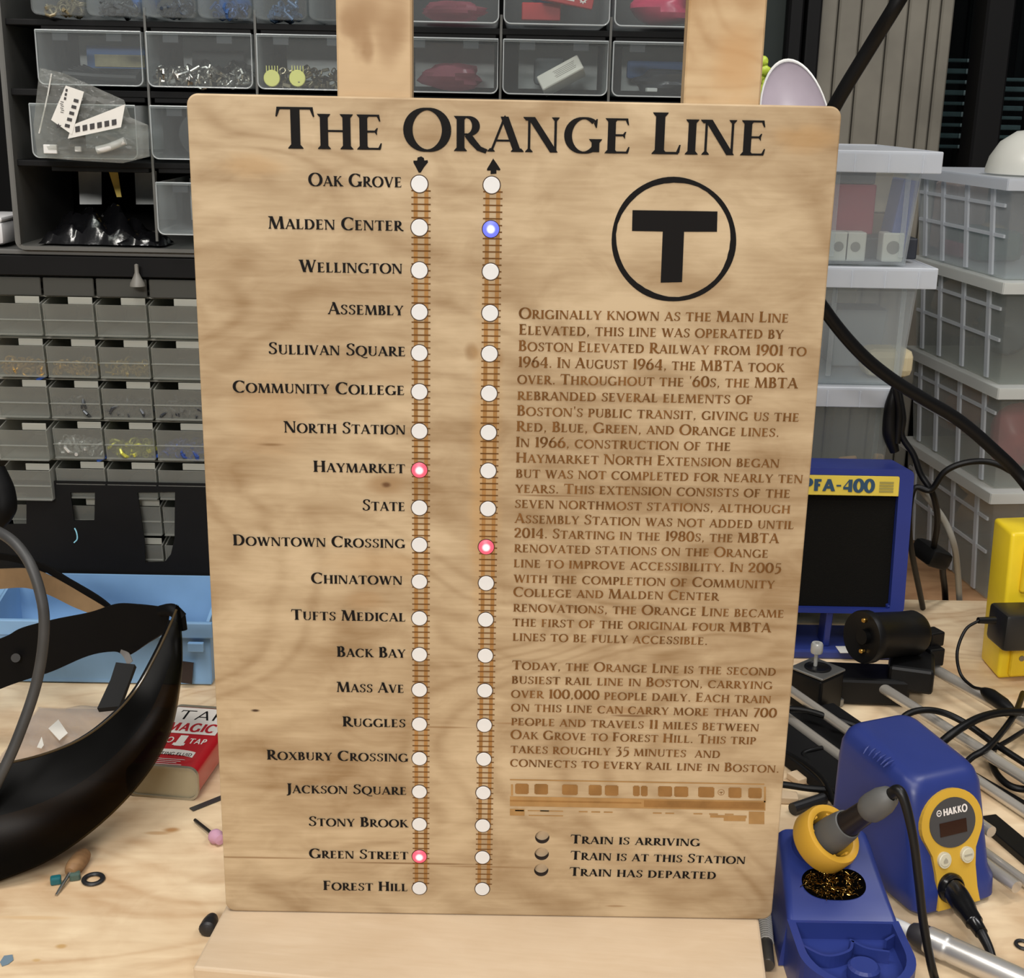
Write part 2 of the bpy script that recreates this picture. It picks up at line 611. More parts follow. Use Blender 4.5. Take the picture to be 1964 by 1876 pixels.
def glyph(c):
    h = TH / 2
    if c == 'A': return diag(.08, 0, .40, 1, TH) + diag(.70, 0, .39, 1.0, ST) + [[(.33, .93), (.47, .93), (.40, 1.04)]] + bar(.19, .60, .32) + fd(.08, 0, True, TH) + fd(.70, 0, True, ST), .80
    if c == 'B': return stem(.07) + bar(.1, .3, 1 - h) + bar(.1, .32, .53) + bar(.1, .32, h) + pen(arcp(.28, .765, .2, .235, 90, -90)) + pen(arcp(.30, .27, .25, .25, 90, -90)), .66
    if c in 'CG':
        q = pen(arcp(.47, .5, .37, .49, 50, 310 if c == 'C' else 322, 30)) + [[(.70, .84), (.76, .97), (.79, .97), (.775, .72), (.75, .72)]]
        if c == 'C': return q + [[(.68, .10), (.74, .20), (.79, .24), (.75, .13)]], .82
        return q + stem(.66, .03, .40, None, False, True), .90
    if c == 'D': return stem(.07) + bar(.1, .38, 1 - h) + bar(.1, .38, h) + pen(arcp(.36, .5, .37, .47, 90, -90, 24)), .86
    if c == 'E': return stem(.07) + bar(.1, .54, 1 - h) + bar(.1, .48, .52) + bar(.1, .56, h) + tick(.54, 1 - h, -1) + tick(.48, .52, 0, .1) + tick(.57, h, 1), .64
    if c == 'F': return stem(.07) + bar(.1, .54, 1 - h) + bar(.1, .46, .50) + tick(.54, 1 - h, -1) + tick(.46, .50, 0, .1), .60
    if c == 'H': return stem(.07) + stem(.60) + bar(.2, .65, .52), .86
    if c == 'I': return stem(.07), .32
    if c == 'J': return stem(.12, -.02, 1, None, False) + pen([(.205, .05), (.19, -.12), (.11, -.2), (.0, -.22)]), .38
    if c == 'K': return stem(.07) + diag(.22, .44, .60, 1, TH) + diag(.69, 0, .33, .58, ST) + fd(.60, 1, False, TH) + fd(.69, 0, True, ST), .80
    if c == 'L': return stem(.07) + bar(.1, .54, h) + tick(.56, h, 1, .2), .61
    if c == 'M': return diag(.10, 0, .17, 1, TH) + diag(.49, .0, .2, 1, ST) + diag(.49, 0, .80, 1, TH) + diag(.90, 0, .82, 1, ST) + fd(.10, 0, True, TH) + fd(.90, 0, True, ST) + foot(.06, .2, 1, False), 1.04
    if c == 'N': return stem(.08, 0, 1, TH) + diag(.70, 0, .15, 1, ST) + stem(.70, 0, 1, TH, False) + foot(.03, .15, 1, False), .86
    if c == 'O': return pen(arcp(.47, .5, .385, .50, 0, 360, 40)), .94
    if c == 'P': return stem(.07) + bar(.1, .32, 1 - h) + bar(.1, .32, .46) + pen(arcp(.31, .715, .225, .255, 90, -90)), .62
    if c == 'Q': return pen(arcp(.47, .5, .385, .50, 0, 360, 40)) + pen([(.40, .02), (.55, -.13), (.75, -.22), (.98, -.20)], .1, .09), .94
    if c == 'R': return stem(.07) + bar(.1, .32, 1 - h) + bar(.1, .32, .48) + pen(arcp(.31, .72, .215, .25, 90, -90)) + pen([(.33, .47), (.45, .28), (.60, .08), (.78, .0)], .19, .1), .74
    if c == 'S': return pen([(.53, .80), (.50, .92), (.40, .985), (.27, .975), (.16, .90), (.125, .77), (.18, .65), (.32, .55), (.46, .44), (.52, .30), (.48, .13), (.36, .03), (.22, .02), (.11, .10), (.08, .22)], .15, .055) + [[(.50, .80), (.54, .97), (.57, .97), (.565, .74)], [(.05, .27), (.07, .03), (.1, .03), (.12, .22)]], .61
    if c == 'T': return stem(.29, 0, 1, None, True, False) + bar(.02, .74, 1 - h) + tick(.74, 1 - h, -1, .2) + [[(.09, 1 - h), (.02, 1 - h), (-.005, .77), (.025, .77)]], .76
    if c == 'U': return stem(.08, .3, 1, None, False) + stem(.64, .3, 1, TH, False) + pen(arcp(.418, .3, .254, .28, 180, 360), .13, .06), .80
    if c == 'V': return diag(.42, 0, .13, 1, ST) + diag(.42, 0, .70, 1, TH) + fd(.13, 1, False, ST) + fd(.70, 1, False, TH), .80
    if c == 'W': return diag(.36, 0, .13, 1, ST) + diag(.36, 0, .58, 1, TH) + diag(.80, 0, .56, 1, ST) + diag(.80, 0, 1.04, 1, TH) + fd(.13, 1, False, ST) + fd(1.04, 1, False, TH), 1.14
    if c == 'X': return diag(.66, 0, .14, 1, ST) + diag(.10, 0, .66, 1, TH) + fd(.66, 0, True, ST) + fd(.14, 1, False, ST) + fd(.1, 0, True, TH) + fd(.66, 1, False, TH), .78
    if c == 'Y': return stem(.30, 0, .45, None, True, False) + diag(.39, .40, .12, 1, ST) + diag(.40, .42, .66, 1, TH) + fd(.12, 1, False, ST) + fd(.66, 1, False, TH), .76
    if c == 'Z': return bar(.08, .60, 1 - h) + bar(.06, .62, h) + diag(.13, 0, .55, 1, ST) + tick(.62, h, 1), .68
    if c == '0': return pen(arcp(.33, .5, .25, .49, 0, 360, 32)), .66
    if c == '1': return stem(.12, 0, 1, None, True, False) + [[(.02, .84), (.14, .92), (.2, 1), (.12, .99)]], .36
    if c == '2': return pen([(.08, .72), (.12, .90), (.26, .98), (.42, .92), (.48, .75), (.42, .55), (.26, .32), (.08, .06)]) + bar(.05, .54, h + .01) + tick(.56, h, 1, .14), .60
    if c == '3': return bar(.1, .5, 1 - h) + pen([(.47, .96), (.28, .62)], .07, .06) + pen([(.24, .60), (.40, .56), (.47, .38), (.44, .12), (.28, -.06), (.08, -.1)]), .57
    if c == '4': return stem(.38, -.04, 1, None, True, False) + pen([(.44, .98), (.05, .30)], .08, .06) + bar(.04, .64, .27), .68
    if c == '5': return bar(.16, .52, .96) + pen([(.17, .96), (.13, .56)], .06, .05) + pen([(.13, .56), (.28, .62), (.43, .55), (.48, .34), (.42, .10), (.26, -.06), (.07, -.1)]), .58
    if c == '6': return pen(arcp(.32, .32, .23, .31, 0, 360, 28)) + pen([(.10, .36), (.14, .62), (.27, .86), (.46, 1.02)], .13, .07), .63
    if c == '7': return bar(.05, .54, 1 - h) + pen([(.50, .97), (.20, -.04)], .16, .1), .56
    if c == '8': return pen(arcp(.31, .75, .18, .23, 0, 360, 24)) + pen(arcp(.31, .27, .22, .26, 0, 360, 24)), .62
    if c == '9': return pen(arcp(.31, .68, .23, .31, 0, 360, 28)) + pen([(.53, .64), (.49, .38), (.36, .14), (.17, -.02)], .13, .07), .63
    if c == '.': return [[(.07, 0), (.19, 0), (.19, .12), (.07, .12)]], .26
    if c == ',': return [[(.08, 0), (.20, 0), (.20, .12), (.08, .12)], [(.12, 0), (.20, .02), (.10, -.14), (.06, -.14)]], .27
    if c in "'’": return [[(.06, 1.0), (.18, 1.0), (.13, .74), (.09, .74)]], .22
    if c == '-': return [[(.05, .40), (.36, .40), (.36, .54), (.05, .54)]], .42
    return [], .30

def line_polys(text, small=0.82, gap=0.05):
    """Small-capital line in units of the capital height: (polygons, width)."""
    x, out = 0.0, []
    for ch in text:
        if ch == ' ':
            x += 0.34
            continue
        k = small if ch.islower() else 1.0
        g, w = glyph(ch.upper())
        for q in g:
            out.append([(x + p[0] * k, p[1] * k) for p in q])
        x += w * k + gap
    return out, x - gap
def write(mb, text, A, B, cap, normal, small=0.82, lift=0.0003, gap=0.05):
    """Letters from A (baseline start) to B (baseline end), capital height cap, lying on the surface with this normal."""
    A, B, N = Vector(A), Vector(B), Vector(normal).normalized()
    polys, w = line_polys(text, small, gap)
    u = (B - A)
    kx = u.length / w
    u.normalize()
    v = N.cross(u)
    for i, q in enumerate(polys):
        P = [A + u * (p[0] * kx) + v * (p[1] * cap) + N * (lift + (i % 9) * 5e-6) for p in q]
        mb.add(P, [tuple(range(len(P)))])
# ---------------------------------------------------------------- the wooden map sign
W, H, ZB = 0.42557, 0.610, 0.0405
black_ink = mat('black_ink', (15, 13, 13), 0.7, spec=0.18)
burn = mat('burnt_engraving', (114, 78, 42), 0.85, spec=0.1, var=0.30, vscale=55)
burn_track = mat('burnt_track', (158, 117, 70), 0.85, spec=0.1, var=0.22, vscale=22)
burn_tie = mat('burnt_tie', (104, 70, 36), 0.85, spec=0.1, var=0.3, vscale=30)
burn_light = mat('burnt_light', (164, 128, 82), 0.85, spec=0.1, var=0.15, vscale=60)
burn_mid = mat('burnt_mid', (146, 108, 64), 0.85, spec=0.1, var=0.2, vscale=60)
white_lens = mat('white_lens', (222, 222, 222), 0.45, spec=0.4)
rim_dark = mat('burnt_rim', (64, 46, 32), 0.8)
hole_dark = mat('charred_edge', (40, 28, 22), 0.8)

def sp(px, py):
    p = ay(px, py, 0.0)
    return (p.x, p.z)
def S3(px, py, lift=0.0003):
    p = ay(px, py, 0.0)
    return Vector((p.x, -lift, p.z))

def spot(px, py, rx, rz, colr, k):
    u, z = sp(px, py)
    return ((u, 0.0, z), (rx, 1.0, rz), colr, k)
spots = [spot(743, 930, .020, .010, (150, 118, 80), .75), spot(741, 930, .005, .003, (92, 58, 30), .9),
         spot(490, 1363, .0045, .0016, (58, 36, 20), .98), spot(520, 853, .012, .0016, (110, 80, 46), .85),
         spot(730, 1085, .05, .016, (184, 150, 108), .35), spot(905, 675, .007, .008, (140, 108, 70), .7), spot(955, 690, .006, .008, (150, 116, 76), .6),
         spot(520, 800, .035, .045, (172, 138, 98), .4), spot(490, 1645, .06, .0011, (128, 94, 56), .7), spot(780, 1656, .075, .0012, (116, 84, 48), .8),
         spot(940, 1663, .05, .001, (128, 94, 56), .55), spot(1000, 1388, .03, .0011, (136, 100, 60), .6), spot(845, 1395, .03, .0012, (130, 96, 56), .6),
         spot(1210, 1373, .02, .0013, (112, 78, 44), .8), spot(1195, 1362, .03, .004, (150, 112, 70), .5), spot(1060, 951, .035, .0010, (120, 86, 48), .7),
         spot(1545, 265, .03, .012, (176, 140, 94), .6), spot(1180, 1738, .010, .0012, (140, 104, 64), .6), spot(700, 1150, .02, .01, (170, 136, 96), .4),
         spot(480, 318, .03, .010, (186, 152, 108), .5), spot(930, 900, .014, .16, (190, 148, 92), .5), spot(760, 720, .020, .012, (168, 140, 106), .35)]
board_wood = wood('birch_board', (198, 176, 143), (146, 119, 85), grain=(1, 0, 0), fine=300.0, rings=1.0, spots=spots, blotch=5.5, contrast=1.35, along=7.0)
board_edge = board_wood

sign = thing('map_sign', 'tall plywood train line map with black title, station names and white dots, on the easel', 'sign', (0, 0, ZB))

def rrect(x0, x1, z0, z1, r, n=8):
    P = []
    for (cx, cz, a) in ((x1 - r, z0 + r, -90), (x1 - r, z1 - r, 0), (x0 + r, z1 - r, 90), (x0 + r, z0 + r, 180)):
        for i in range(n + 1):
            t = math.radians(a + 90 * i / n)
            P.append((cx + r * math.cos(t), cz + r * math.sin(t)))
    return P
def circ(u, z, r, n=28):
    return [(u + r * math.cos(2 * math.pi * i / n), z + r * math.sin(2 * math.pi * i / n)) for i in range(n)]

legend = [sp(1040, 1606), sp(1039, 1638), sp(1038, 1669)]
LR = 0.0055
T = 0.0065
mb = MB()
out0 = rrect(-W / 2, W / 2, ZB, ZB + H, 0.0075)
e = 0.0011
out1 = rrect(-W / 2 + e, W / 2 - e, ZB + e, ZB + H - e, 0.0075 - e)
hol = [circ(u, z, LR) for (u, z) in legend]
mb.prism(out0, lambda u, v, h: Vector((u, h, v)), e, T, holes=hol)
# front face set inside a small rounded edge
mb2 = MB()
loops = [out1] + hol
flat = [p for l in loops for p in l]
tris = tessellate_polygon([[Vector((p[0], p[1], 0)) for p in l] for l in loops])
n0 = len(out0)
V = [Vector((p[0], 0.0, p[1])) for p in flat]
mid = [Vector((out0[i][0] * .72 + out1[i][0] * .28, e * .3, out0[i][1] * .72 + out1[i][1] * .28)) for i in range(n0)]
outer = [Vector((p[0], e, p[1])) for p in out0]
k1, k2 = len(V), len(V) + n0
Fc = [tuple(t) for t in tris]
for i in range(n0):
    j = (i + 1) % n0
    Fc.append((i, j, k1 + j, k1 + i))
    Fc.append((k1 + i, k1 + j, k2 + j, k2 + i))
mb.add(V + mid + outer, Fc)
board = mb.build('board', board_wood, sign)

# white lenses, forty of them, flush in their holes
LX = [804.5] * 20
LY = [353, 436.5, 518.5, 598.5, 677, 751.5, 827, 901.5, 974, 1045, 1115.5, 1186, 1255.5, 1323, 1389, 1455, 1518.5, 1581, 1642.5, 1703.5]
RX = [943, 941.5, 941, 940, 939, 938, 937, 936.5, 936, 932.5, 932.5, 931.5, 931, 930, 929, 928, 927, 926, 925.5, 925]
RY = [355, 439.5, 521, 600.5, 678.5, 754.5, 829.5, 903, 976, 1049, 1118.5, 1188.5, 1257.5, 1324.5, 1391, 1456, 1520.5, 1583.5, 1644.5, 1705]
R0 = 0.00545
glow_red = glow('lit_red', (1.0, 0.85, 0.85, 1), (0.66, 0.060, 0.10, 1), 0.0022, 0.0037, 2.1)
glow_blue = glow('lit_blue', (0.9, 0.92, 1.0, 1), (0.09, 0.11, 0.70, 1), 0.0022, 0.0036, 2.1)
lit = {('L', 7): glow_red, ('L', 18): glow_red, ('R', 9): glow_red, ('R', 1): glow_blue}
lens_proto = rim_proto = dome_proto = None
for side, xs, ys in (('L', LX, LY), ('R', RX, RY)):
    for i in range(20):
        c = S3(xs[i], ys[i], 0.0)
        if (side, i) in lit:
            m = MB().lathe([(R0, 0), (R0, 0.0005), (R0 * .85, 0.0011), (R0 * .55, 0.0017), (R0 * .2, 0.0020), (0.00001, 0.0021)], c, (0, -1, 0), 30)
            o = m.build('station_light', lit[(side, i)], sign, True, 'lit blue lens' if i == 1 else 'lit red lens', origin=c)
        elif lens_proto is None:
            m = MB().lathe([(R0, 0), (R0, 0.0004), (R0 * .96, 0.00055), (0.00001, 0.00055)], c, (0, -1, 0), 30)
            o = lens_proto = m.build('station_light', white_lens, sign, False, origin=c)
            p0 = c
        else:
            o = lens_proto.copy()
            col.objects.link(o)
            o.location = Vector(lens_proto.location) + (c - p0)
        if rim_proto is None:
            m = MB().lathe([(R0 * .98, 0.00035), (R0 * 1.10, 0.00025), (R0 * 1.12, 0.0)], c, (0, -1, 0), 30)
            r = rim_proto = m.build('hole_rim', rim_dark, None, False, origin=c)
        else:
            r = rim_proto.copy()
            col.objects.link(r)
        r.parent = o
        r.location = (0, 0, 0)

# title
ST, TH = 0.185, 0.058
mb = MB()
write(mb, 'The Orange Line', S3(531, 284.5), S3(1470, 298.5), 0.0262, (0, -1, 0), small=0.845, gap=0.055)
mb.build('title_lettering', black_ink, sign)

# station names
ST, TH = 0.20, 0.075
names = ['Oak Grove', 'Malden Center', 'Wellington', 'Assembly', 'Sullivan Square', 'Community College', 'North Station', 'Haymarket', 'State',
         'Downtown Crossing', 'Chinatown', 'Tufts Medical', 'Back Bay', 'Mass Ave', 'Ruggles', 'Roxbury Crossing', 'Jackson Square', 'Stony Brook', 'Green Street', 'Forest Hill']
xl = [592, 515, 574, 629, 515, 447, 545, 601, 695, 447, 597, 559, 646, 646, 657, 512, 550, 592, 593, 620]
xr = [771, 773, 772, 774, 778, 776, 778, 777, 777, 777, 772, 778, 778, 775, 778, 783, 780, 783, 783, 782]
for i, nm in enumerate(names):
    mb = MB()
    yb = LY[i] + 6.8 - i * 0.06
    sl = 0.0172 - 0.0001 * i
    write(mb, nm, S3(xl[i], yb - (804 - xl[i]) * sl), S3(xr[i], yb - (804 - xr[i]) * sl), 0.00815, (0, -1, 0), small=0.80, gap=0.05)
    mb.build('station_name', black_ink, sign)

# direction arrows
def poly_on_sign(mb, pts, lift=0.0003):
    q = [sp(*p) for p in pts]
    tris = tessellate_polygon([[Vector((a, b, 0)) for a, b in q]])
    mb.add([(a, -lift, b) for a, b in q], [tuple(t) for t in tris])
mb = MB()
poly_on_sign(mb, [(801, 302), (808, 300), (813, 303), (814, 308), (820, 307), (821, 311), (813, 321), (807, 331), (803, 331), (798, 321), (793, 312), (793, 308), (800, 308)])
mb.build('direction_arrow', black_ink, sign)
mb = MB()
poly_on_sign(mb, [(946, 304), (953, 314), (960, 325), (958, 327), (952, 326), (952, 333), (941, 334), (941, 327), (934, 327), (934, 324), (940, 314)])
mb.build('direction_arrow', black_ink, sign)

# tracks
for xs, ys, off in ((LX, LY, 3.0), (RX, RY, 2.6)):
    top, bot = (xs[0] + off, ys[0]), (xs[-1] + off, ys[-1])
    A, B = S3(*top, 0.00015), S3(*bot, 0.00015)
    d = (B - A).normalized()
    n = Vector((0, -1, 0)).cross(d) * -1
    L = (B - A).length
    rails, ties = MB(), MB()
    for s in (-1, 1):
        c0, c1 = s * 0.0022, s * 0.0049
        rails.add([A + n * c0, A + n * c1, B + n * c1, B + n * c0], [(0, 1, 2, 3)])
    k = int(L / 0.00434)
    for j in range(1, k):
        p = A + d * (j * L / k) + Vector((0, -0.0001, 0))
        ties.add([p + n * -0.0064 - d * .00042, p + n * .0064 - d * .00042, p + n * .0064 + d * .00042, p + n * -.0064 + d * .00042], [(0, 1, 2, 3)])
    r = rails.build('rail_track', burn_track, sign)
    ties.build('sleepers', burn_tie, r)

# the T in its ring
mb = MB()
q = random.Random(3)
n = 72
ring = []
for i in range(n):
    a = 2 * math.pi * i / n
    wob = 1.4 * math.sin(3 * a + 1) + 0.8 * math.sin(7 * a)
    ro, ri = 119.5 + 0.4 * wob, 109.5 - 0.9 * wob * (1 if i % 2 else .6)
    ring.append((S3(1292 + ro * math.cos(a), 459 + ro * math.sin(a)), S3(1292 + ri * math.cos(a), 459 + ri * math.sin(a))))
mb.add([v for p in ring for v in p], [(2 * i, 2 * ((i + 1) % n), 2 * ((i + 1) % n) + 1, 2 * i + 1) for i in range(n)])
poly_on_sign(mb, [(1213, 403), (1376, 405.5), (1375, 444.5), (1312, 444.5), (1308, 541), (1267, 542), (1271, 444), (1212, 443)])
mb.build('transit_emblem', black_ink, sign)

# engraved history text
ST, TH = 0.185, 0.085
para = [('Originally known as the Main Line', 995, 1512, 601, 609), ('Elevated, this line was operated by', 995, 1502, 632, 640),
        ('Boston Elevated Railway from 1901 to', 994, 1546, 663, 673), ('1964. In August 1964, the MBTA took', 993, 1504, 694, 704),
        ("over. Throughout the '60s, the MBTA", 992, 1529, 726, 735), ('rebranded several elements of', 992, 1443, 757, 765),
        ("Boston's public transit, giving us the", 991, 1532, 787, 799), ('Red, Blue, Green, and Orange lines.', 990, 1494, 817, 828),
        ('In 1966, construction of the', 989, 1401, 847, 855), ('Haymarket North Extension began', 989, 1494, 877, 887),
        ('but was not completed for nearly ten', 989, 1539, 906, 917), ('years. This extension consists of the', 988, 1515, 935, 945),
        ('seven northmost stations, although', 987, 1515, 964, 975), ('Assembly Station was not added until', 987, 1522, 993, 1005),
        ('2014. Starting in the 1980s, the MBTA', 986, 1493, 1021, 1032), ('renovated stations on the Orange', 986, 1473, 1049, 1060),
        ('line to improve accessibility. In 2005', 985, 1498, 1078, 1089), ('with the completion of Community', 985, 1485, 1107, 1119),
        ('College and Malden Center', 984, 1378, 1134, 1142), ('renovations, the Orange Line became', 984, 1503, 1163, 1175),
        ('the first of the original four MBTA', 983, 1478, 1191, 1203), ('lines to be fully accessible.', 983, 1357, 1219, 1227),
        ('Today, the Orange Line is the second', 982, 1488, 1274, 1286), ('busiest rail line in Boston, carrying', 981, 1481, 1301, 1312),
        ('over 100,000 people daily. Each train', 980, 1478, 1328, 1339), ('on this line can carry more than 700', 980, 1489, 1354, 1366),
        ('people and travels 11 miles between', 980, 1455, 1381, 1393), ('Oak Grove to Forest Hill. This trip', 979, 1449, 1407, 1418),
        ('takes roughly 35 minutes  and', 979, 1381, 1434, 1444), ('connects to every rail line in Boston.', 978, 1494, 1460, 1472)]
mb = MB()
for t, x0, x1, y0, y1 in para:
    write(mb, t, S3(x0, y0 + 9.5), S3(x1, y1 + 9.5), 0.0072, (0, -1, 0), small=0.82, lift=0.0002, gap=0.05)
mb.build('history_text', burn, sign)

# engraved train car
def quadpx(mb, x0, y0, x1, y1, lift=0.0002):
    k = 0.018
    mb.add([S3(x0, y0 + (x0 - 978) * k, lift), S3(x1, y0 + (x1 - 978) * k, lift), S3(x1, y1 + (x1 - 978) * k, lift), S3(x0, y1 + (x0 - 978) * k, lift)], [(0, 1, 2, 3)])
body, dark, pale = MB(), MB(), MB()
quadpx(body, 978, 1494, 1466, 1496.5)
quadpx(body, 980, 1504, 984, 1526)
quadpx(body, 1465, 1500, 1469, 1530)
quadpx(body, 978, 1527, 1468, 1546)
quadpx(body, 978, 1551, 1006, 1564)
quadpx(body, 1436, 1548, 1466, 1572)
for x in (988, 1036, 1110, 1134, 1158, 1252, 1276, 1330, 1360, 1390):
    quadpx(body, x, 1553, x + 17, 1555.5)
quadpx(body, 1012, 1553, 1080, 1555)
quadpx(body, 1014, 1562, 1080, 1564)
quadpx(body, 1362, 1556, 1432, 1561)
quadpx(body, 1388, 1561, 1430, 1567)
for x0, x1 in ((988, 1014), (1025, 1051), (1078, 1108), (1129, 1154), (1160, 1186), (1214, 1227), (1229, 1242), (1262, 1289), (1293, 1320), (1339, 1370), (1397, 1422), (1435, 1461)):
    quadpx(dark, x0, 1504, x1, 1521)
    quadpx(dark, x0 + 2, 1502.5, x1 - 2, 1522.5, 0.00021)
quadpx(dark, 978, 1534, 1230, 1537, 0.00025)
quadpx(dark, 1235, 1530, 1466, 1543, 0.00025)
c = Vector(S3(1383, 1519.5))
dark.add([c + Vector((math.cos(a * .3927) * r, 0, math.sin(a * .3927) * r)) for a in range(16) for r in (.0026, .0022)], [(2 * i, 2 * ((i + 1) % 16), 2 * ((i + 1) % 16) + 1, 2 * i + 1) for i in range(16)])
quadpx(dark, 1379, 1511.5, 1387, 1512.8)
quadpx(dark, 1382.3, 1511.5, 1383.8, 1516)
b_ = body.build('train_engraving', burn_light, sign)
dark.build('train_windows', burn_mid, b_)

# legend: three open holes with a pale backing, and their captions
for (u, z) in legend:
    mb = MB().lathe([(LR * 1.0, 0.0002), (LR * .995, T)], (u, 0, z), (0, 1, 0), 28)
    h = mb.build('legend_hole', hole_dark, sign)
    MB().prism(circ(u, z, LR * .99, 24), lambda a, b, hh: Vector((a, hh, b)), .0049, 0.0055).build('backing_disc', mat('backing', (206, 180, 146), .6), h)
ST, TH = 0.20, 0.08
for t, x0, x1, y0, y1 in (('Train is arriving', 1094, 1342, 1607.5, 1613), ('Train is at this Station', 1094, 1429, 1638.5, 1647), ('Train has departed', 1092, 1373, 1669.5, 1676)):
    mb = MB()
    write(mb, t, S3(x0, y0 + 9.5), S3(x1, y1 + 9.5), 0.0076, (0, -1, 0), small=0.82)
    mb.build('legend_caption', black_ink, sign)

# ---------------------------------------------------------------- easel that carries the sign
spots2 = []
for px, py, rx, rz, k in ((700, 25, .026, .018, .6), (765, 40, .012, .022, .5), (690, 55, .009, .022, .55), (745, 70, .012, .028, .45), (705, 95, .006, .012, .6), (668, 40, .009, .016, .5)):
    p = ay(px, py, 0.007)
    spots2.append(((p.x, p.y, p.z), (rx, 1.0, rz), (150, 118, 82), k + .2))
post_wood = wood('easel_post_wood', (204, 178, 142), (174, 145, 108), grain=(1, 0, 0), fine=260, rings=.5, spots=spots2, blotch=6, contrast=.7)
p = ay(1400, 120, .007)
post_wood2 = wood('easel_post_wood_swirl', (204, 178, 140), (164, 130, 90), grain=(1, 0, 0), fine=160, rings=.9, blotch=9, contrast=1.1,
                  spots=[((p.x + .004, p.y, p.z), (.022, 1, .030), (186, 144, 96), .6), ((p.x - .006, p.y, p.z + .06), (.03, 1, .012), (190, 148, 98), .6)])
base_wood = wood('easel_base_wood', (208, 189, 163), (182, 157, 126), grain=(1, 0, 0), fine=320, rings=.4, blotch=4, contrast=.8)
easel = thing('display_easel', 'pale wooden easel with two uprights and flat base board holding the map sign', 'easel', (0, .1, 0))
for (x0, x1, m) in ((-.1159, -.0672, post_wood), (.1105, .1606, post_wood2)):
    mb = MB().box(((x0 + x1) / 2, .0165, .04 + .46), (x1 - x0, .018, .92), bev=.0012, seg=1)
    mb.build('upright', m, easel)
an = math.atan2(-.105, .9945)
FL = Vector((-.2229, -.0691, 0))
du, dv = Vector((math.cos(an), math.sin(an), 0)), Vector((-math.sin(an), math.cos(an), 0))
ctr = FL + du * .2083 + dv * .115 + Vector((0, 0, .0201))
bb = MB().box((0, 0, 0), (.4166, .23, .0398), bev=.0022, seg=2).build('base_board', base_wood, easel)
bb.location = ctr - Vector((0, .1, 0))
bb.rotation_euler = (0, 0, an)
# ---------------------------------------------------------------- workbench
bs = []
for px, py, rx, ry, colr, k in ((330, 1592, .010, .006, (170, 120, 66), .85), (300, 1598, .016, .004, (176, 130, 78), .6), (118, 1815, .006, .004, (190, 150, 92), .8), (70, 1842, .005, .003, (196, 158, 100), .7),
                               (1640, 1330, .02, .03, (150, 116, 82), .5), (60, 1760, .05, .004, (214, 180, 136), .7)):
    p = az(px, py)
    bs.append(((p.x, p.y, 0), (rx, ry, 1.0), colr, k))
bench_wood = wood('bench_plywood', (240, 218, 182), (194, 160, 122), grain=(1, 0, 0), fine=120, rings=.8, spots=bs, blotch=5, contrast=1.3, along=5, stain=((176, 138, 100), 7.0, .5), rough=.42)
back_wood = wood('back_table_wood', (190, 150, 110), (140, 98, 66), grain=(1, 0, 0), fine=120, blotch=4)
bench = thing('workbench', 'plywood workbench top, stained and scuffed, under the map sign and tools', 'workbench', (0, 0, -.45))
MB().box((.10, -.02, -.018), (2.6, 1.66, .036), bev=.003).build('worktop', bench_wood, bench)
for x in (-1.1, 1.3):
    for y in (-.75, .7):
        MB().box((x, y, -.47), (.07, .07, .87), bev=.004).build('leg', mat('grey_steel', (90, 90, 92), .45, .6), bench)
tb = thing('back_table', 'darker wooden table behind the bench carrying the clear storage boxes', 'table', (.7, 1.2, -.9))
MB().box((.7, 1.19, -.050), (1.9, .70, .04), bev=.003).build('tabletop', back_wood, tb)
for x in (-.2, 1.6):
    for y in (.9, 1.48):
        MB().box((x, y, -.485), (.06, .06, .83), bev=.004).build('leg', mat('grey_steel', (90, 90, 92), .45, .6), tb)
fl = MB().box((.2, .4, -.925), (6, 5, .05)).build('floor', mat('floor_concrete', (92, 88, 82), .7, var=.15, vscale=6))
struct(fl)

# ---------------------------------------------------------------- night windows and panelling behind
frame_black = mat('window_frame_black', (8, 8, 9), .6, spec=.2)
dark_green = mat('dark_green_frame', (36, 42, 40), .6, spec=.2)
night = mat('night_dark', (4, 5, 6), .95, spec=.1)
Yw = 1.62
def wx(px):
    return ay(px, 120, Yw).x
panel = mat('grey_boards', (112, 108, 98), .8, var=.18, vscale=9)
m = MB()
xa, xb = wx(1568), wx(1826)
edges = [xa, wx(1604), wx(1648), wx(1700), wx(1738), wx(1775), wx(1800), xb]
for i in range(len(edges) - 1):
    m.box(((edges[i] + edges[i + 1]) / 2, Yw + .03, .35), (edges[i + 1] - edges[i] - .0028, .03, 2.5), bev=.003, seg=1)
m.box(((xa + xb) / 2, Yw + .050, .35), (xb - xa, .02, 2.5))
struct(m.build('wall_back', panel))
m = MB()
for a, b, dy in ((1503, 1532, .02), (1862, 1915, -.02)):
    m.box(((wx(a) + wx(b)) / 2, Yw + dy, .35), (wx(b) - wx(a), .07, 2.5), bev=.004, seg=1)
w1 = struct(m.build('window_1', frame_black))
m = MB().box(((wx(1540) + wx(1566)) / 2, Yw + .02, .35), (wx(1566) - wx(1538), .06, 2.5), bev=.004)
m.build('window_frame', frame_black, w1)
m = MB().box(((wx(1440) + wx(1506)) / 2, Yw + .03, .35), (wx(1506) - wx(1440), .03, 2.5), bev=.004)
m.build('window_trim', dark_green, w1)
glass = clear('window_glass', tint=(200, 210, 210), body=(20, 22, 24), amount=.10, rough=.03, edge=.5)
for i, (a, b) in enumerate(((1506, 1540), (1826, 1866), (1912, 2150))):
    m = MB().box(((wx(a) + wx(b)) / 2, Yw + .035, .35), (wx(b) - wx(a), .006, 2.5))
    struct(m.build('window_%d' % (i + 2), glass))
m = MB().box((.5, Yw + .75, .35), (4.2, .03, 2.6))
struct(m.build('wall_outside', night))
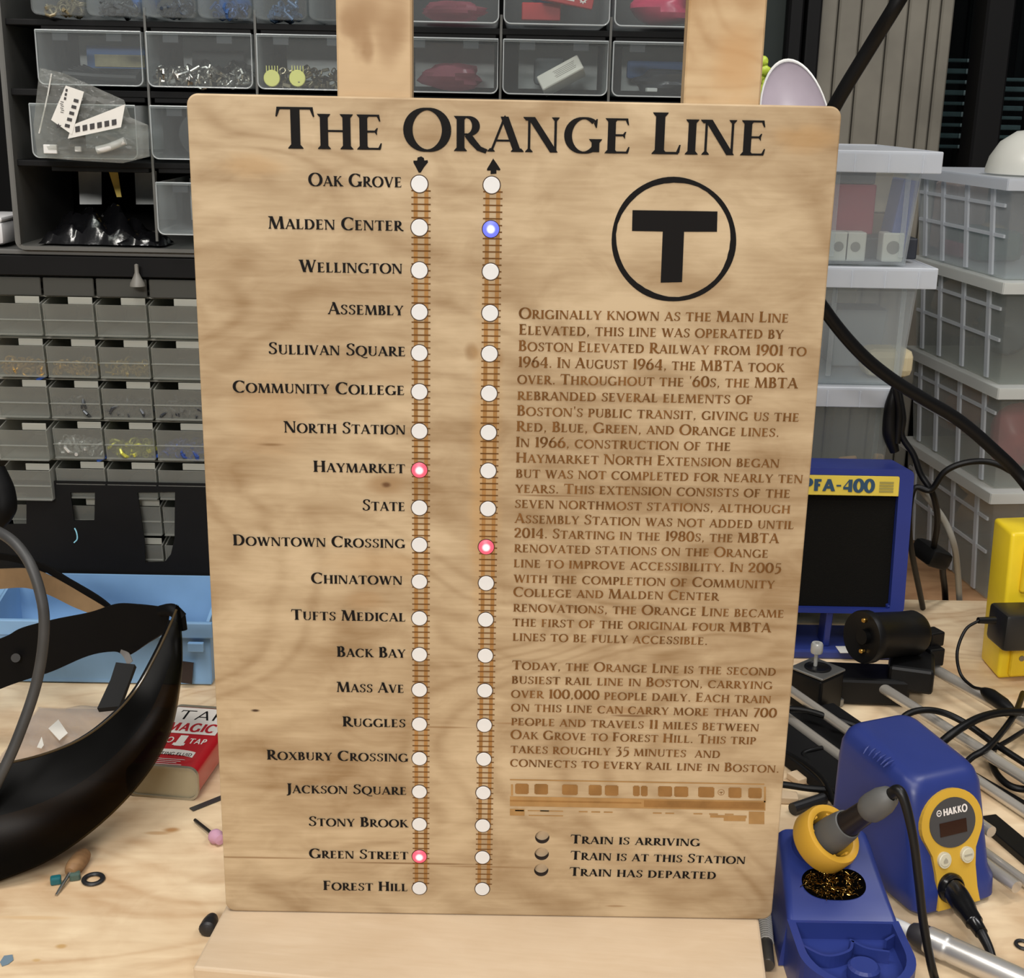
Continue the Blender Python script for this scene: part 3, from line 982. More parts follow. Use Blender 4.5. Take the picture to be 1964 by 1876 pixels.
m = MB().box(((-1.6 + wx(1440)) / 2, Yw + .06, .35), (wx(1440) + 1.6, .03, 2.5))
struct(m.build('wall_left', mat('dark_wall', (20, 20, 20), .9, spec=.1)))
# pale slats added behind the glass in place of its reflections
reflection_slat = mat('reflection_pale', (150, 165, 170), .6, var=.2, vscale=30)
for (px0, px1, ys, nm) in ((1829, 1858, (118, 136, 154, 172, 190, 208, 226, 244, 262), 'left'), (1925, 1958, (150, 166, 182, 198, 214, 230, 246), 'right')):
    st = thing('reflection_slats', 'pale slats standing in for reflections in the dark glass, ' + ('beside the grey boards' if nm == 'left' else 'right of the black window post'), 'shelf', (ay(px0, 200, 1.9).x, 1.9, -.9))
    x0, x1 = ay(px0 - 30, 200, 1.9).x, ay(px1 + 4, 200, 1.9).x
    for x in (x0 + .01, x1 - .01):
        MB().box((x, 1.93, 0.05), (.012, .012, 1.9)).build('post', frame_black, st)
    for k, y in enumerate(ys):
        z = ay(px0, y * 1.15 - 20, 1.9).z
        MB().box(((x0 + x1) / 2, 1.92, z), (x1 - x0, .05, .007 + .003 * (k % 2)), bev=.002).build('reflection_slat', reflection_slat, st)
# ---------------------------------------------------------------- black rack with two cabinets of clear drawers
RY0 = 0.60
blk = mat('black_steel', (10, 10, 11), .6, spec=.2, var=.1)
shell_grey = mat('cabinet_grey', (92, 92, 89), .5, var=.08, vscale=14)
inner_grey = mat('cabinet_inner_grey', (84, 84, 81), .6, var=.15, vscale=12)
inner_black = mat('cabinet_inner_black', (8, 8, 8), .8, spec=.15)
strip_grey = mat('shelf_lip_grey', (104, 104, 102), .4, .3)
clr = clear('clear_styrene', tint=(240, 243, 243), body=(230, 234, 236), amount=.06, rough=.09, edge=.45, frost=.25)
frosted = clear('frosted_drawer', tint=(214, 217, 216), body=(238, 238, 229), amount=.15, rough=.35, edge=.25, frost=.3)
frost_tab = clear('frosted_tab', tint=(190, 190, 185), body=(214, 214, 204), amount=.6, rough=.5, edge=.2, frost=.3)

def X(px, py): return ay(px, py, RY0).x
def Z(px, py): return ay(px, py, RY0).z
xL, xR = -.70, X(1412, 100)
rack = thing('storage_rack', 'black steel rack behind the sign holding the clear drawer cabinets', 'rack', ((xL + xR) / 2, RY0 + .1, 0))
for x in (xL, xR - .015):
    MB().box((x, RY0 + .115, .36), (.012, .20, .72), bev=.002).build('side_panel', blk, rack)
zs = Z(200, 477.5)
MB().box(((xL + xR) / 2 - .008, RY0 + .11, zs - .0055), (xR - xL - .03, .215, .0055), bev=.001).build('shelf', strip_grey, rack)
MB().box(((xL + xR) / 2 - .008, RY0 + .008, (zs - .009 + Z(200, 531)) / 2), (xR - xL - .03, .016, zs - .009 - Z(200, 531)), bev=.001).build('header_rail', blk, rack)
MB().box(((xL + xR) / 2, RY0 + .212, .36), (xR - xL, .006, .72)).build('back_panel', inner_black, rack)

# upper cabinets
def cabinet(pxa, pxb, label):
    x0, x1 = X(pxa, 260), X(pxb, 260)
    z0, z1 = zs - .0028 + .0005, Z(300, 30) + .16
    c = thing('drawer_cabinet', label, 'cabinet', ((x0 + x1) / 2, RY0 + .1, z0))
    m = MB()
    t = .0042
    y0, y1 = RY0 - .004, RY0 + .200
    P = lambda r, x0, x1, z0, z1: rrect(x0, x1, z0, z1, r, 5)
    m.prism(P(.010, x0, x1, z0, z1), lambda u, v, h: Vector((u, h, v)), y0, y1, holes=[P(.007, x0 + t, x1 - t, z0 + t, z1 - t)])
    m.build('cabinet_shell', shell_grey, c)
    MB().box(((x0 + x1) / 2, y1 - .004, (z0 + z1) / 2), (x1 - x0 - .008, .004, z1 - z0 - .008)).build('back_panel', inner_black, c)
    MB().box((x0 + t + .0012, RY0 + .09, (z0 + z1) / 2), (.002, .19, z1 - z0 - .012)).build('side_liner', inner_grey, c)
    return c, x0 + t, x1 - t

def u_drawer(w, h, d, r, t):
    """A see-through drawer with rounded lower corners; front at y = 0, centred in x, bottom at z = 0."""
    def loop(o):
        a, b = w / 2 - o, r - o
        P = [(-a, h)]
        for i in range(6):
            q = math.radians(180 + 90 * i / 5)
            P.append((-w / 2 + r + b * math.cos(q), r + b * math.sin(q)))
        for i in range(6):
            q = math.radians(270 + 90 * i / 5)
            P.append((w / 2 - r + b * math.cos(q), r + b * math.sin(q)))
        P.append((a, h))
        return P
    m = MB()
    o_, i_ = loop(0), loop(t)
    n = len(o_)
    V = [(p[0], 0, p[1]) for p in o_] + [(p[0] * .97, d, p[1]) for p in o_] + [(p[0], t, p[1]) for p in i_] + [(p[0] * .97, d - t, p[1]) for p in i_]
    Fc = []
    for i in range(n - 1):
        Fc.append((i, i + 1, n + i + 1, n + i))
        Fc.append((2 * n + i, 3 * n + i, 3 * n + i + 1, 2 * n + i + 1))
    Fc += [tuple(range(n)), tuple(range(2 * n, 3 * n)), tuple(range(n, 2 * n)), tuple(range(3 * n, 4 * n))]
    Fc += [(0, n, 3 * n, 2 * n), (n - 1, 2 * n - 1, 4 * n - 1, 3 * n - 1), (0, 2 * n, 3 * n - 1, n - 1), (n, 2 * n - 1, 4 * n - 1, 3 * n)]
    m.add(V, Fc)
    # rolled lip along the top of the front, and a thin bead on the sides
    m.box((0, -.0012, h - .0012), (w, .0030, .0024), bev=.0008, seg=1)
    return m

cab1, c1a, c1b = cabinet(14, 716, 'grey shelled cabinet of wide clear drawers, left of the left easel upright')
cab2, c2a, c2b = cabinet(735, 1360, 'cabinet of wide clear drawers behind and between the two easel uprights')
rows = {2: (Z(300, 62), Z(300, 167)), 3: (Z(300, 199), Z(300, 305)), 4: (Z(340, 338), Z(340, 447))}
pitch = X(285, 120) - X(75, 120)
DW, DH, DD, DR, DT = pitch * .955, rows[2][0] - rows[2][1], .15, .007, .0012
big = small_ = None
bx = {}
def put_big(cab, x, z, y, scale=1):
    global big
    if big is None:
        big = u_drawer(DW, DH, DD, DR, DT).build('drawer', clr, cab, origin=(0, 0, 0))
        MB().box((-.27 * DW, .0022, DH - .006), (DW * .15, .0016, .009), bev=.0004, seg=1).build('drawer_stop', mat('smoke_tab', (52, 54, 58), .4), big)
        MB().box((.24 * DW, .0022, DH - .006), (DW * .15, .0016, .009), bev=.0004, seg=1).build('drawer_stop', mat('smoke_tab', (52, 54, 58), .4), big)
        highlight_rim(DW, DH, DR, big)
        o = big
        o.location = Vector((x, y, z)) - world_loc(cab)
        return o
    o = dup(big, (0, 0, 0), cab)
    o.location = Vector((x, y, z)) - world_loc(cab)
    return o
highlight_rim_m = clear('highlight_rim_plastic', tint=(236, 240, 240), body=(236, 240, 242), amount=.34, rough=.12, edge=.4, frost=.2)  # milky bead tracing the drawer edge, imitating its specular highlights
def highlight_rim(w, h, r, parent):
    P = [(-w / 2, h)]
    for i in range(6):
        q = math.radians(180 + 90 * i / 5)
        P.append((-w / 2 + r + r * math.cos(q), r + r * math.sin(q)))
    for i in range(6):
        q = math.radians(270 + 90 * i / 5)
        P.append((w / 2 - r + r * math.cos(q), r + r * math.sin(q)))
    P += [(w / 2, h), (-w / 2, h)]
    return MB().tube([Vector((p[0] * .995, -.0002, p[1] * .99 + .0006)) for p in P], .00075, 6, 0).build('highlight_rim', highlight_rim_m, parent)
def put_small(cab, x, z, y):
    global small_
    if small_ is None:
        o = small_ = u_drawer(pitch * .475, DH, DD, DR, DT).build('small_drawer', clr, cab)
    else:
        o = small_.copy()
        col.objects.link(o)
        o.parent = cab
    o.location = Vector((x, y, z)) - world_loc(cab)
    return o
x1c = [X(75, 120) + DW / 2 + pitch * k for k in range(3)]
x2c = [X(755, 120) + DW / 2 + pitch * k for k in range(3)]
for cab, xs, tagn in ((cab1, x1c, 1), (cab2, x2c, 2)):
    for r in (2, 3, 4):
        for k in range(3):
            if tagn == 1 and r == 4 and k == 0:
                continue
            y = RY0 - .006
            dx = 0
            if tagn == 1 and r == 3 and k == 0: y, dx = RY0 - .030, -.004
            if tagn == 1 and r == 4 and k == 1: y, dx = RY0 - .022, .006
            put_big(cab, xs[k] + dx, rows[r][1], y)
    zr1 = Z(300, 33)
    if tagn == 1:
        for k in range(6):
            put_small(cab, x1c[0] - DW / 4 - .002 + pitch * .5 * k, zr1, RY0 - .006)
    else:
        for k in range(3):
            put_big(cab, xs[k], Z(900, 45), RY0 - .006)
    a, b = (c1a, c1b) if tagn == 1 else (c2a, c2b)
    for zt, zb in ((Z(300, 37), Z(300, 60)), (Z(300, 171), Z(300, 196)), (Z(300, 309), Z(300, 331))):
        m = MB().box(((a + b) / 2, RY0 + .09, (zt + zb) / 2 + .001), (b - a - .001, .17, (zt - zb) * .55), bev=.001)
        for k in range(3):
            m.box((xs[k], RY0 + .012, zb + .002), (DW * .96, .012, .006), bev=.0008, seg=1)
        m.build('divider_shelf', blk, cab)
    for k in (1, 2):
        MB().box(((xs[k] + xs[k - 1]) / 2, RY0 + .005, (rows[4][1] + zr1) / 2), (.0026, .004, zr1 - rows[4][1] + .02)).build('divider_rib', shell_grey, cab)
    # pale label cards at the back of each row
    for r in (2, 3, 4):
        for k in range(3):
            if tagn == 1 and r == 4 and k == 0:
                continue
            MB().box((xs[k] + .006, RY0 + .088, rows[r][1] + DH * .55), (DW * .80, .002, DH * .85)).build('back_card', mat('back_card', (206, 208, 206), .7, var=.1), cab)

# lower cabinet of small frosted drawers
zt, zb = Z(200, 531), Z(200, 1104)
low = thing('small_parts_cabinet', 'black cabinet with rows of small frosted drawers under the grey shelf', 'cabinet', ((xL + xR) / 2, RY0 + .1, zb))
MB().box(((xL + xR) / 2 - .008, RY0 + .115, zb + .004), (xR - xL - .034, .18, .006)).build('bottom_panel', blk, low)
for x in (xL + .012, xR - .028):
    MB().box((x, RY0 + .115, (zt + zb) / 2), (.006, .18, zt - zb - .004)).build('side_panel', blk, low)
pw = X(289, 620) - X(188, 620)
rowz = [Z(200, y) for y in (570, 645, 726, 803, 879, 955, 1032)]
rh = (rowz[1] - rowz[5]) / 4
dh = Z(200, 584) - Z(200, 645)
w2, d2 = pw * .955, .115
def little_drawer():
    m = MB()
    t = .0014
    # front face with a slight break at mid height, sides sloping up to the back
    prof = [(0.0035, 0), (0.001, dh * .48), (0.0022, dh * .5), (-.0015, dh)]
    a = w2 / 2
    V, Fc = [], []
    for (y, z) in prof:
        V += [(-a, y, z), (a, y, z), (a - t, y + t, max(z, t)), (-a + t, y + t, max(z, t))]
    for i in range(3):
        for j in range(4):
            Fc.append((i * 4 + j, i * 4 + (j + 1) % 4, i * 4 + 4 + (j + 1) % 4, i * 4 + 4 + j))
    Fc += [(0, 3, 2, 1), (12, 13, 14, 15)]
    m.add(V, Fc)
    m.box((0, -.0016, dh * .495), (w2, .0012, .0010))
    for s in (-1, 1):
        x = s * (a - t / 2)
        m.add([(x - t / 2, .003, 0), (x + t / 2, .003, 0), (x + t / 2, d2, 0), (x - t / 2, d2, 0), (x - t / 2, -.001, dh), (x + t / 2, -.001, dh), (x + t / 2, .03, dh * 1.12), (x - t / 2, .03, dh * 1.12),
               (x + t / 2, d2, dh * 1.12), (x - t / 2, d2, dh * 1.12)], [(0, 3, 9, 7, 4), (1, 5, 6, 8, 2), (0, 1, 2, 3), (4, 7, 6, 5), (7, 9, 8, 6), (0, 4, 5, 1), (2, 8, 9, 3)])
    m.box((0, d2 / 2, t / 2), (w2 - .001, d2, t))
    m.box((0, d2, dh * .56), (w2, t, dh * 1.12))
    return m
dproto = None
colx = [X(188, 600) - pw * .02 + w2 / 2 + pw * (k - 1) for k in range(-1, 13)]
for r in range(1, 8):
    for k, x in enumerate(colx):
        if x > xR - .062:
            continue
        z = rowz[1] - rh * (r - 1)
        if r == 1:
            pass
        y = RY0 - .004 - (.012 if (k, r) in ((0, 4), (0, 5)) else 0)
        if dproto is None:
            dproto = little_drawer().build('drawer', frosted, low)
            MB().box((w2 * .23, .004, dh * 1.10), (w2 * .48, .0012, dh * .22), bev=.0004, seg=1).build('label_tab', frost_tab, dproto)
            o = dproto
        else:
            o = dup(dproto, (0, 0, 0), low)
        if r >= 6: y = RY0 + .006
        o.location = Vector((x, y, z)) - world_loc(low)
# blank top row, only its lower part shows
m = MB()
for k, x in enumerate(colx):
    if x < xR - .062:
        m.box((x, RY0 + .004, rowz[0] + .010), (w2, .002, .021), bev=.001, seg=1)
MB().box(((xL + xR) / 2 - .008, RY0 + .125, (zt + zb) / 2 + .03), (xR - xL - .045, .003, zt - zb - .075)).build('inner_back', mat('inner_back_grey', (176, 174, 166), .7), low)
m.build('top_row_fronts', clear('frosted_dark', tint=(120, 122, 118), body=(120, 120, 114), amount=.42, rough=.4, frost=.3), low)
for r in range(0, 7):
    z = rowz[1] - rh * r + dh * 1.16
    if r < 5:
        MB().box(((xL + xR) / 2 - .008, RY0 + .066, z + .001), (xR - xL - .05, .11, .0016)).build('runner_shelf', mat('runner_grey', (150, 148, 140), .6), low)
# black apron with cut-outs below the drawers
P = [(xL + .01, zb), (xR - .025, zb), (xR - .025, Z(200, 922)), (xL + .01, Z(200, 922))]
def win(pts): return [(X(*p), Z(*p)) for p in pts]
holes = [win([(-4, 944), (54, 942), (54, 1003), (0, 1003)]), win([(138, 942), (185, 942), (184, 996), (145, 996)]),
         win([(266, 942), (338, 941), (337, 1030), (330, 1060), (318, 1075), (281, 1076), (280, 1040)])]
MB().prism(P, lambda u, v, h: Vector((u, h, v)), RY0 - .006, RY0 - .003, holes=holes).build('apron_panel', blk, low)
q = [ay(*p, RY0 - .0065) for p in ((143, 1013), (147, 1022), (148, 1034), (142, 1041))]
tag(MB().tube(q, .0008, 6).build('wire_snippet', mat('pale_blue_wire', (150, 215, 235), .4)), 'tiny pale blue wire snippet caught on the black apron below the drawers', 'wire')

c = ay(277, 532, RY0 + .02)
tag(MB().lathe([(.00001, .019), (.0022, .018), (.0024, .009), (.0050, .003), (.0078, -.002), (.0085, -.006), (.00001, -.006)], (c.x, RY0 - .010, c.z), (0, 0, 1), 18).build('grey_nozzle', mat('nozzle_grey', (112, 110, 104), .5), None, True), 'grey pointed nozzle cap above the third column of frosted drawers', 'nozzle')
# white packet on the shelf left of the cabinet
m = MB()
c = (ay(18, 440, RY0 + .04))
m.box((c.x - .022, RY0 + .05, zs + .0135), (.052, .08, .026), bev=.006)
m.box((c.x - .022, RY0 + .05, zs + .0288), (.050, .076, .006), bev=.0028)
tag(m.build('white_packet', mat('white_packet', (206, 206, 208), .5, var=.06), None, True), 'white folded packet on the grey shelf left of the drawer cabinet', 'packet')

# ---------------------------------------------------------------- what is in the drawers
steel = mat('bright_steel', (186, 184, 178), .25, 1.0)
brass = mat('brass', (196, 156, 84), .35, .9)
dark_metal = mat('dark_metal', (62, 60, 58), .35, .7)
def bits(name, x0, x1, y0, y1, z0, h, n, m, seed, label, cat, group, size=.004, kinds='cbr'):
    r = random.Random(seed)
    mb = MB()
    for i in range(n):
        x, y = r.uniform(x0, x1), y0 + (y1 - y0) * r.random() ** 1.6
        z = z0 + size * .6 + h * r.random() ** 1.8
        d = Vector((r.uniform(-1, 1), r.uniform(-1, 1), r.uniform(-.7, .7))).normalized()
        s = size * r.uniform(.6, 1.5)
        k = r.choice(kinds)
        if k == 'c':
            mb.cyl(Vector((x, y, z)) - d * s, Vector((x, y, z)) + d * s, s * .32, n=8)
        elif k == 'b':
            mb.box((x, y, z), (s * 1.5, s * .9, s * .7), R=d.to_track_quat('X', 'Z').to_matrix(), bev=s * .1, seg=1)
        else:
            u, w, a = frame_of(d)
            mb.tube([Vector((x, y, z)) + u * (math.cos(t * .785) * s) + w * (math.sin(t * .785) * s) for t in range(9)], s * .28, 6, 0, False)
    o = mb.build(name, m)
    return tag(o, label, cat, group, 'stuff')
zf = {r: rows[r][1] + DT + .0004 for r in rows}
yi = RY0 - .006 + DT + .002
a = DW / 2 - .008
bits('metal_connectors', x1c[1] - a, x1c[1] + a, yi, yi + .03, zf[2], .016, 120, steel, 11, 'heap of loose shiny metal connectors in the clear drawer two columns left of the left upright', 'connectors', None, .0048)
bits('dark_connectors', x1c[1] - a, x1c[1] + a, yi + .040, yi + .066, zf[2], .020, 90, dark_metal, 12, 'dark metal bits mixed among the shiny connectors, second drawer from the left in the second row', 'connectors', None, .0052)
bits('metal_terminals', x1c[2] - a, x1c[2] + a, yi + .006, yi + .06, zf[2], .018, 150, mat('warm_steel', (150, 140, 118), .3, 1.0), 13, 'heap of metal terminals behind the two yellow discs in a clear drawer', 'terminals', None, .0045)
for i, px in enumerate((521, 570)):
    c = ay(px, 150, yi + .002)
    c.z = max(c.z, zf[2] + .0092)
    m = MB().lathe([(.00001, 0), (.0082, 0), (.0088, .0006), (.0088, .0026), (.0082, .0032), (.00001, .0032)], c, (0, 1, -.05), 30)
    for k in range(5):
        m.box((c.x - .006 + k * .003, c.y + .004, c.z + .0095), (.0008, .0008, .007))
    tag(m.build('yellow_disc', mat('pale_yellow', (238, 234, 128), .4), None, True), 'round pale yellow disc standing in a clear drawer, ' + ('left one of the two' if i == 0 else 'right one, nearer the left upright'), 'disc', 'yellow discs in a clear drawer')
o = MB().box((x1c[1] + .004, yi + .070, zf[2] + .022), (.058, .0012, .035), R=Matrix.Rotation(-.25, 3, 'X')).build('dark_card', mat('dark_card', (44, 48, 46), .6))
tag(o, 'dark card leaning behind the shiny connectors in the second row clear drawer', 'card')
card = thing('tan_label_card', 'tan paper strip under a blue one inside the leftmost clear drawer of the second row', 'card', (x1c[0] + .012, yi + .08, zf[2]))
MB().box((x1c[0] + .014, yi + .062, zf[2] + .026), (.056, .0008, .013)).build('paper_strip', mat('tan_paper', (190, 178, 140), .8, var=.1, vscale=200), card)
MB().box((x1c[0] + .010, yi + .0635, zf[2] + .030), (.066, .0008, .024)).build('blue_strip', mat('blue_paper', (80, 116, 172), .7), card)
m = MB()
for k in range(9):
    y = yi + .012 + k * .006
    m.tube([(x1c[0] - .034 + .003 * (k % 3), y, zf[2] + .010 + .001 * k), (x1c[0], y + .002, zf[2] + .008), (x1c[0] + a * .95, y, zf[2] + .007 + .002 * (k % 4))], .0042, 8, 4)
tag(m.build('black_sleeving', mat('black_rubber', (26, 26, 28), .45), None, True), 'bundle of black rubber sleeving lying in the leftmost clear drawer of the second row', 'sleeving')
tag(MB().lathe([(.00001, 0), (.0225, 0), (.024, .001), (.024, .008), (.0225, .009), (.00001, .009)], (x1c[1] - .004, yi + .004, zf[3] + .0245), (0, 1, .1), 36).build('black_puck', mat('slate_disc', (44, 48, 50), .7, bump=.3), None, True),
    'round dark slate disc standing in the clear drawer beside the zip bag', 'disc')
for k, (x, cc, nm) in enumerate(((x1c[0] - DW / 4, (120, 110, 84), 'olive'), (x1c[0] + DW / 4, (76, 80, 84), 'slate grey'), (x1c[1] - DW / 4, (52, 62, 76), 'dark blue'), (x1c[1] + DW / 4, (60, 90, 140), 'blue'), (x1c[2] - DW / 4, (70, 96, 130), 'steel blue'))):
    bits('loose_hardware', x - .014, x + .014, yi, yi + .05, Z(300, 33) + DT, .012, 60, mat('hardware_%d' % k, cc, .4, .3), 30 + k, nm + ' loose hardware in the top row small drawer, number %s from the left' % ('one', 'two', 'three', 'four', 'five')[k], 'hardware', None, .0042)
for k, x in enumerate((x1c[1] + DW / 4, x1c[0] + DW / 4 + .02)):
    tag(MB().blob((x, yi + .055, Z(300, 33) + .022), (.017, .02, .018), 60 + k).build('blue_bag', mat('blue_bag', (60, 104, 168), .3), None, True),
        'small blue bag in the top row small drawer ' + ('nearest the left upright' if k == 0 else 'near the left edge'), 'bag')
# right cabinet
zr = {1: Z(900, 45) + DT + .0005, 2: rows[2][1] + DT + .0005}
pinkbag = clear('pink_film', tint=(236, 196, 206), body=(202, 120, 136), amount=.45, rough=.2, frost=.4, edge=.3)
magenta = mat('magenta_bag', (190, 58, 92), .3, var=.2)
tag(MB().blob((x2c[0] + .004, yi + .040, zr[2] + .0155), (.034, .034, .0145), 5, .3).build('pink_bag', pinkbag, None, True), 'crinkled pink antistatic bag in the clear drawer right of the left upright, second row', 'bag')
tag(MB().blob((x2c[0] + .006, yi + .045, zr[1] + .0125), (.034, .036, .011), 6, .3).build('pink_bag', pinkbag, None, True), 'flat pink antistatic bag in the top drawer right of the left upright', 'bag')
m = MB()
for k in range(14):
    m.box((x2c[0] - .026 + k * .0026, yi + .006, zr[1] + .030), (.0013, .004, .010))
m.box((x2c[0] - .010, yi + .007, zr[1] + .037), (.038, .006, .006), bev=.001)
tag(m.build('black_comb', mat('black_rubber', (26, 26, 28), .45)), 'black comb-like strip in the top drawer right of the left upright', 'strip')
red = mat('red_card', (176, 36, 38), .45)
rb = thing('red_box', 'tilted red carton with white lettering in the top middle drawer between the uprights', 'box', (x2c[1], yi + .02, zr[1]))
Rt = Matrix.Rotation(.17, 3, 'Y')
bc = Vector((x2c[1] + .012, yi + .020, zr[1] + .028))
MB().box(bc, (.056, .016, .016), R=Rt, bev=.0008, seg=1).build('carton', red, rb)
ST, TH = .17, .12
SERIF = False
m = MB()
fc = bc + Rt @ Vector((0, -.0081, 0))
ux = Rt @ Vector((1, 0, 0))
write(m, 'Advanced', fc + ux * -.012 + Rt @ Vector((0, 0, .0006)), fc + ux * .009 + Rt @ Vector((0, 0, .0006)), .0038, (0, -1, 0), small=.8)
m.box(fc + ux * -.002 + Rt @ Vector((0, 0, -.0028)), (.019, .0002, .0016), R=Rt)
g = fc + ux * .0165
m.lathe([(.0016, 0), (.0016, -.0003), (.0032, -.0003), (.0032, 0)], g, (0, 1, 0), 16)
for k in range(8):
    q = g + Vector((math.cos(k * .785) * .0036, -.0001, math.sin(k * .785) * .0036))
    m.box(q, (.0012, .0003, .0012))
m.build('box_lettering', mat('print_white', (232, 226, 222), .6), rb)
tag(MB().box((x2c[1] - .016, yi + .040, zr[1] + .0135), (.042, .024, .018), bev=.0008, seg=1).build('red_box', red), 'red carton lying flat behind the tilted one in the top middle drawer', 'box')
tag(MB().blob((x2c[1] - .01, yi + .075, zr[1] + .04), (.024, .02, .018), 8).build('blue_bag', mat('blue_bag', (60, 104, 168), .3), None, True), 'small blue bag behind the red cartons in the top middle drawer', 'bag')
tag(MB().blob((x2c[2], yi + .05, zr[1] + .0195), (.036, .04, .018), 9, .25).build('magenta_bag', magenta, None, True), 'magenta bag filling the top drawer beside the right upright', 'bag')
wb = thing('white_carton', 'white paper carton tilted in the clear drawer between the uprights', 'carton', (x2c[1], yi + .02, zr[2]))
Rt = Matrix.Rotation(-.50, 3, 'Y') @ Matrix.Rotation(-.35, 3, 'X')
wc = Vector((x2c[1] + .008, yi + .030, zr[2] + .0185))
MB().box(wc, (.050, .026, .017), R=Rt, bev=.001, seg=1).build('carton', mat('white_paper', (226, 222, 212), .7), wb)
m = MB()
for k in range(5):
    m.box(wc + Rt @ Vector((.006, -.0131, .004 - k * .0018)), (.026 - .002 * (k % 3), .0002, .0006), R=Rt)
m.build('fine_print', mat('grey_print', (150, 146, 138), .7), wb)
tag(MB().box((x2c[1] - .005, yi + .062, zr[2] + .024), (.034, .02, .030), bev=.005).build('grey_module', mat('grey_module', (92, 98, 102), .5), None, True), 'grey plastic module behind the white carton between the uprights', 'module')
tag(MB().blob((x2c[2] + .004, yi + .034, zr[2] + .015), (.034, .028, .0135), 14, .3).build('dark_bag', mat('dark_bag', (46, 48, 54), .3), None, True), 'dark bag in the second row drawer beside the right upright', 'bag')
tag(MB().box((x2c[2], yi + .070, zr[2] + .028), (.07, .01, .020), bev=.003).build('blue_carton', mat('blue_carton', (50, 92, 150), .5)), 'blue carton at the back of the drawer beside the right upright', 'carton')
tag(MB().box((x2c[2] - .012, yi + .012, zr[2] + .006), (.012, .006, .004), R=Matrix.Rotation(.3, 3, 'Z'), bev=.0006).build('white_plug', mat('white_plastic', (214, 214, 212), .4)), 'tiny white plug in the drawer beside the right upright', 'plug')
# small-drawer contents
def inlow(k, r): return colx[k], rowz[1] - rh * (r - 1) + .0018
for (k, r, cc, n, s, lab) in ((0, 2, (206, 160, 80), 70, .0028, 'golden pins in the leftmost frosted drawer of the second row'), (1, 2, (206, 166, 92), 60, .0026, 'golden pins in the second frosted drawer of the second row'),
                              (2, 2, (190, 160, 88), 60, .0026, 'golden pins in the third frosted drawer of the second row'), (1, 3, (70, 74, 78), 60, .0045, 'dark grey bits in the second frosted drawer of the third row'),
                              (2, 3, (66, 70, 76), 60, .0045, 'dark grey bits in the third frosted drawer of the third row'), (3, 3, (52, 56, 62), 70, .0045, 'shiny dark bits in the frosted drawer beside the sign, third row'),
                              (2, 4, (206, 204, 90), 60, .0040, 'yellow green bits in the third frosted drawer of the fourth row'), (3, 4, (60, 86, 160), 60, .0040, 'blue bits in the frosted drawer beside the sign, fourth row'),
                              (1, 4, (214, 214, 212), 40, .0045, 'white bits in the second frosted drawer of the fourth row')):
    x, z = inlow(k, r)
    bits('small_parts', x - w2 * .42, x + w2 * .42, RY0 + .0030, RY0 + .03, z, .013, int(n * 1.6), mat('bits_%d_%d' % (k, r), cc, .35, .4), k * 7 + r, lab, 'small parts', None, s * 1.2)
for k, (px, py, r) in enumerate(((84, 722, 'second'), (199, 877, 'fourth'), (305, 871, 'fourth'))):
    c = ay(px, py, RY0 + .012)
    tag(MB().box(c, (.012, .020, .0035), R=Matrix.Rotation(-.5, 3, 'Y'), bev=.0006).build('blue_clip', mat('blue_clip', (40, 82, 168), .4)),
        'small blue clip between frosted drawers, ' + ('in the upper rows' if k == 0 else ('left of the yellow green bits' if k == 1 else 'right of the yellow green bits')), 'clip', 'blue clips between small drawers')

# zip bag with stickers hanging from the third-row drawer
zb_ = thing('zip_bag', 'clear zip bag with barcode stickers hanging over the leftmost third row drawer', 'bag', (x1c[0], RY0 - .045, rows[3][1]))
film = clear('bag_film', tint=(236, 238, 236), body=(205, 206, 202), amount=.12, rough=.14, frost=.15, edge=.40, bump=.6)
corn = [(76, 130), (122, 140), (180, 166), (238, 192), (250, 225), (284, 240), (287, 300), (236, 313), (150, 308), (72, 302), (64, 240)]
cen = (165, 235)
r = random.Random(5)
def bagpt(u, v):
    n = len(corn)
    t = u * n
    i = int(t) % n
    f = t - int(t)
    px = corn[i][0] * (1 - f) + corn[(i + 1) % n][0] * f
    py = corn[i][1] * (1 - f) + corn[(i + 1) % n][1] * f
    px, py = cen[0] + (px - cen[0]) * v, cen[1] + (py - cen[1]) * v
    return px, py
def layer(sgn):
    def fn(u, v):
        px, py = bagpt(u, v)
        d = .010 * (1 - v ** 2) * (1 if py > 190 else .4) + .0014 * math.sin(px * .21 + py * .13) + .0012 * math.sin(py * .33 - px * .1)
        return ay(px, py, RY0 - .044 - sgn * d * (1 if v < 1 else 0))
    return fn
m = MB()
m.grid(layer(1), 44, 12, True)
m.build('bag_front', film, zb_, True)
m = MB()
m.grid(layer(-1), 44, 12, True)
m.build('bag_back', film, zb_, True)
q = [ay(*p, RY0 - .046) for p in ((99, 141), (90, 190), (75, 256))]
MB().tube(q, .0008, 6).build('zip_seal', mat('seal_white', (205, 205, 200), .4), zb_)
lab = mat('sticker_white', (214, 212, 206), .6)
ink = mat('sticker_ink', (52, 50, 50), .6)
def sticker(pts, y):
    P = [ay(*p, y) for p in pts]
    m = MB()
    m.add(P + [p + Vector((0, .0004, 0)) for p in P], [(0, 1, 2, 3), (7, 6, 5, 4), (0, 4, 5, 1), (1, 5, 6, 2), (2, 6, 7, 3), (3, 7, 4, 0)])
    return m.build('sticker', lab, zb_)
s1 = sticker(((126, 164), (161, 176), (138, 258), (98, 230)), RY0 - .0575)
s2 = sticker(((138, 240), (240, 200), (232, 244), (130, 266)), RY0 - .0570)
m = MB()
def quadp(pts, y):
    m.add([ay(*p, y) for p in pts], [(0, 1, 2, 3)])
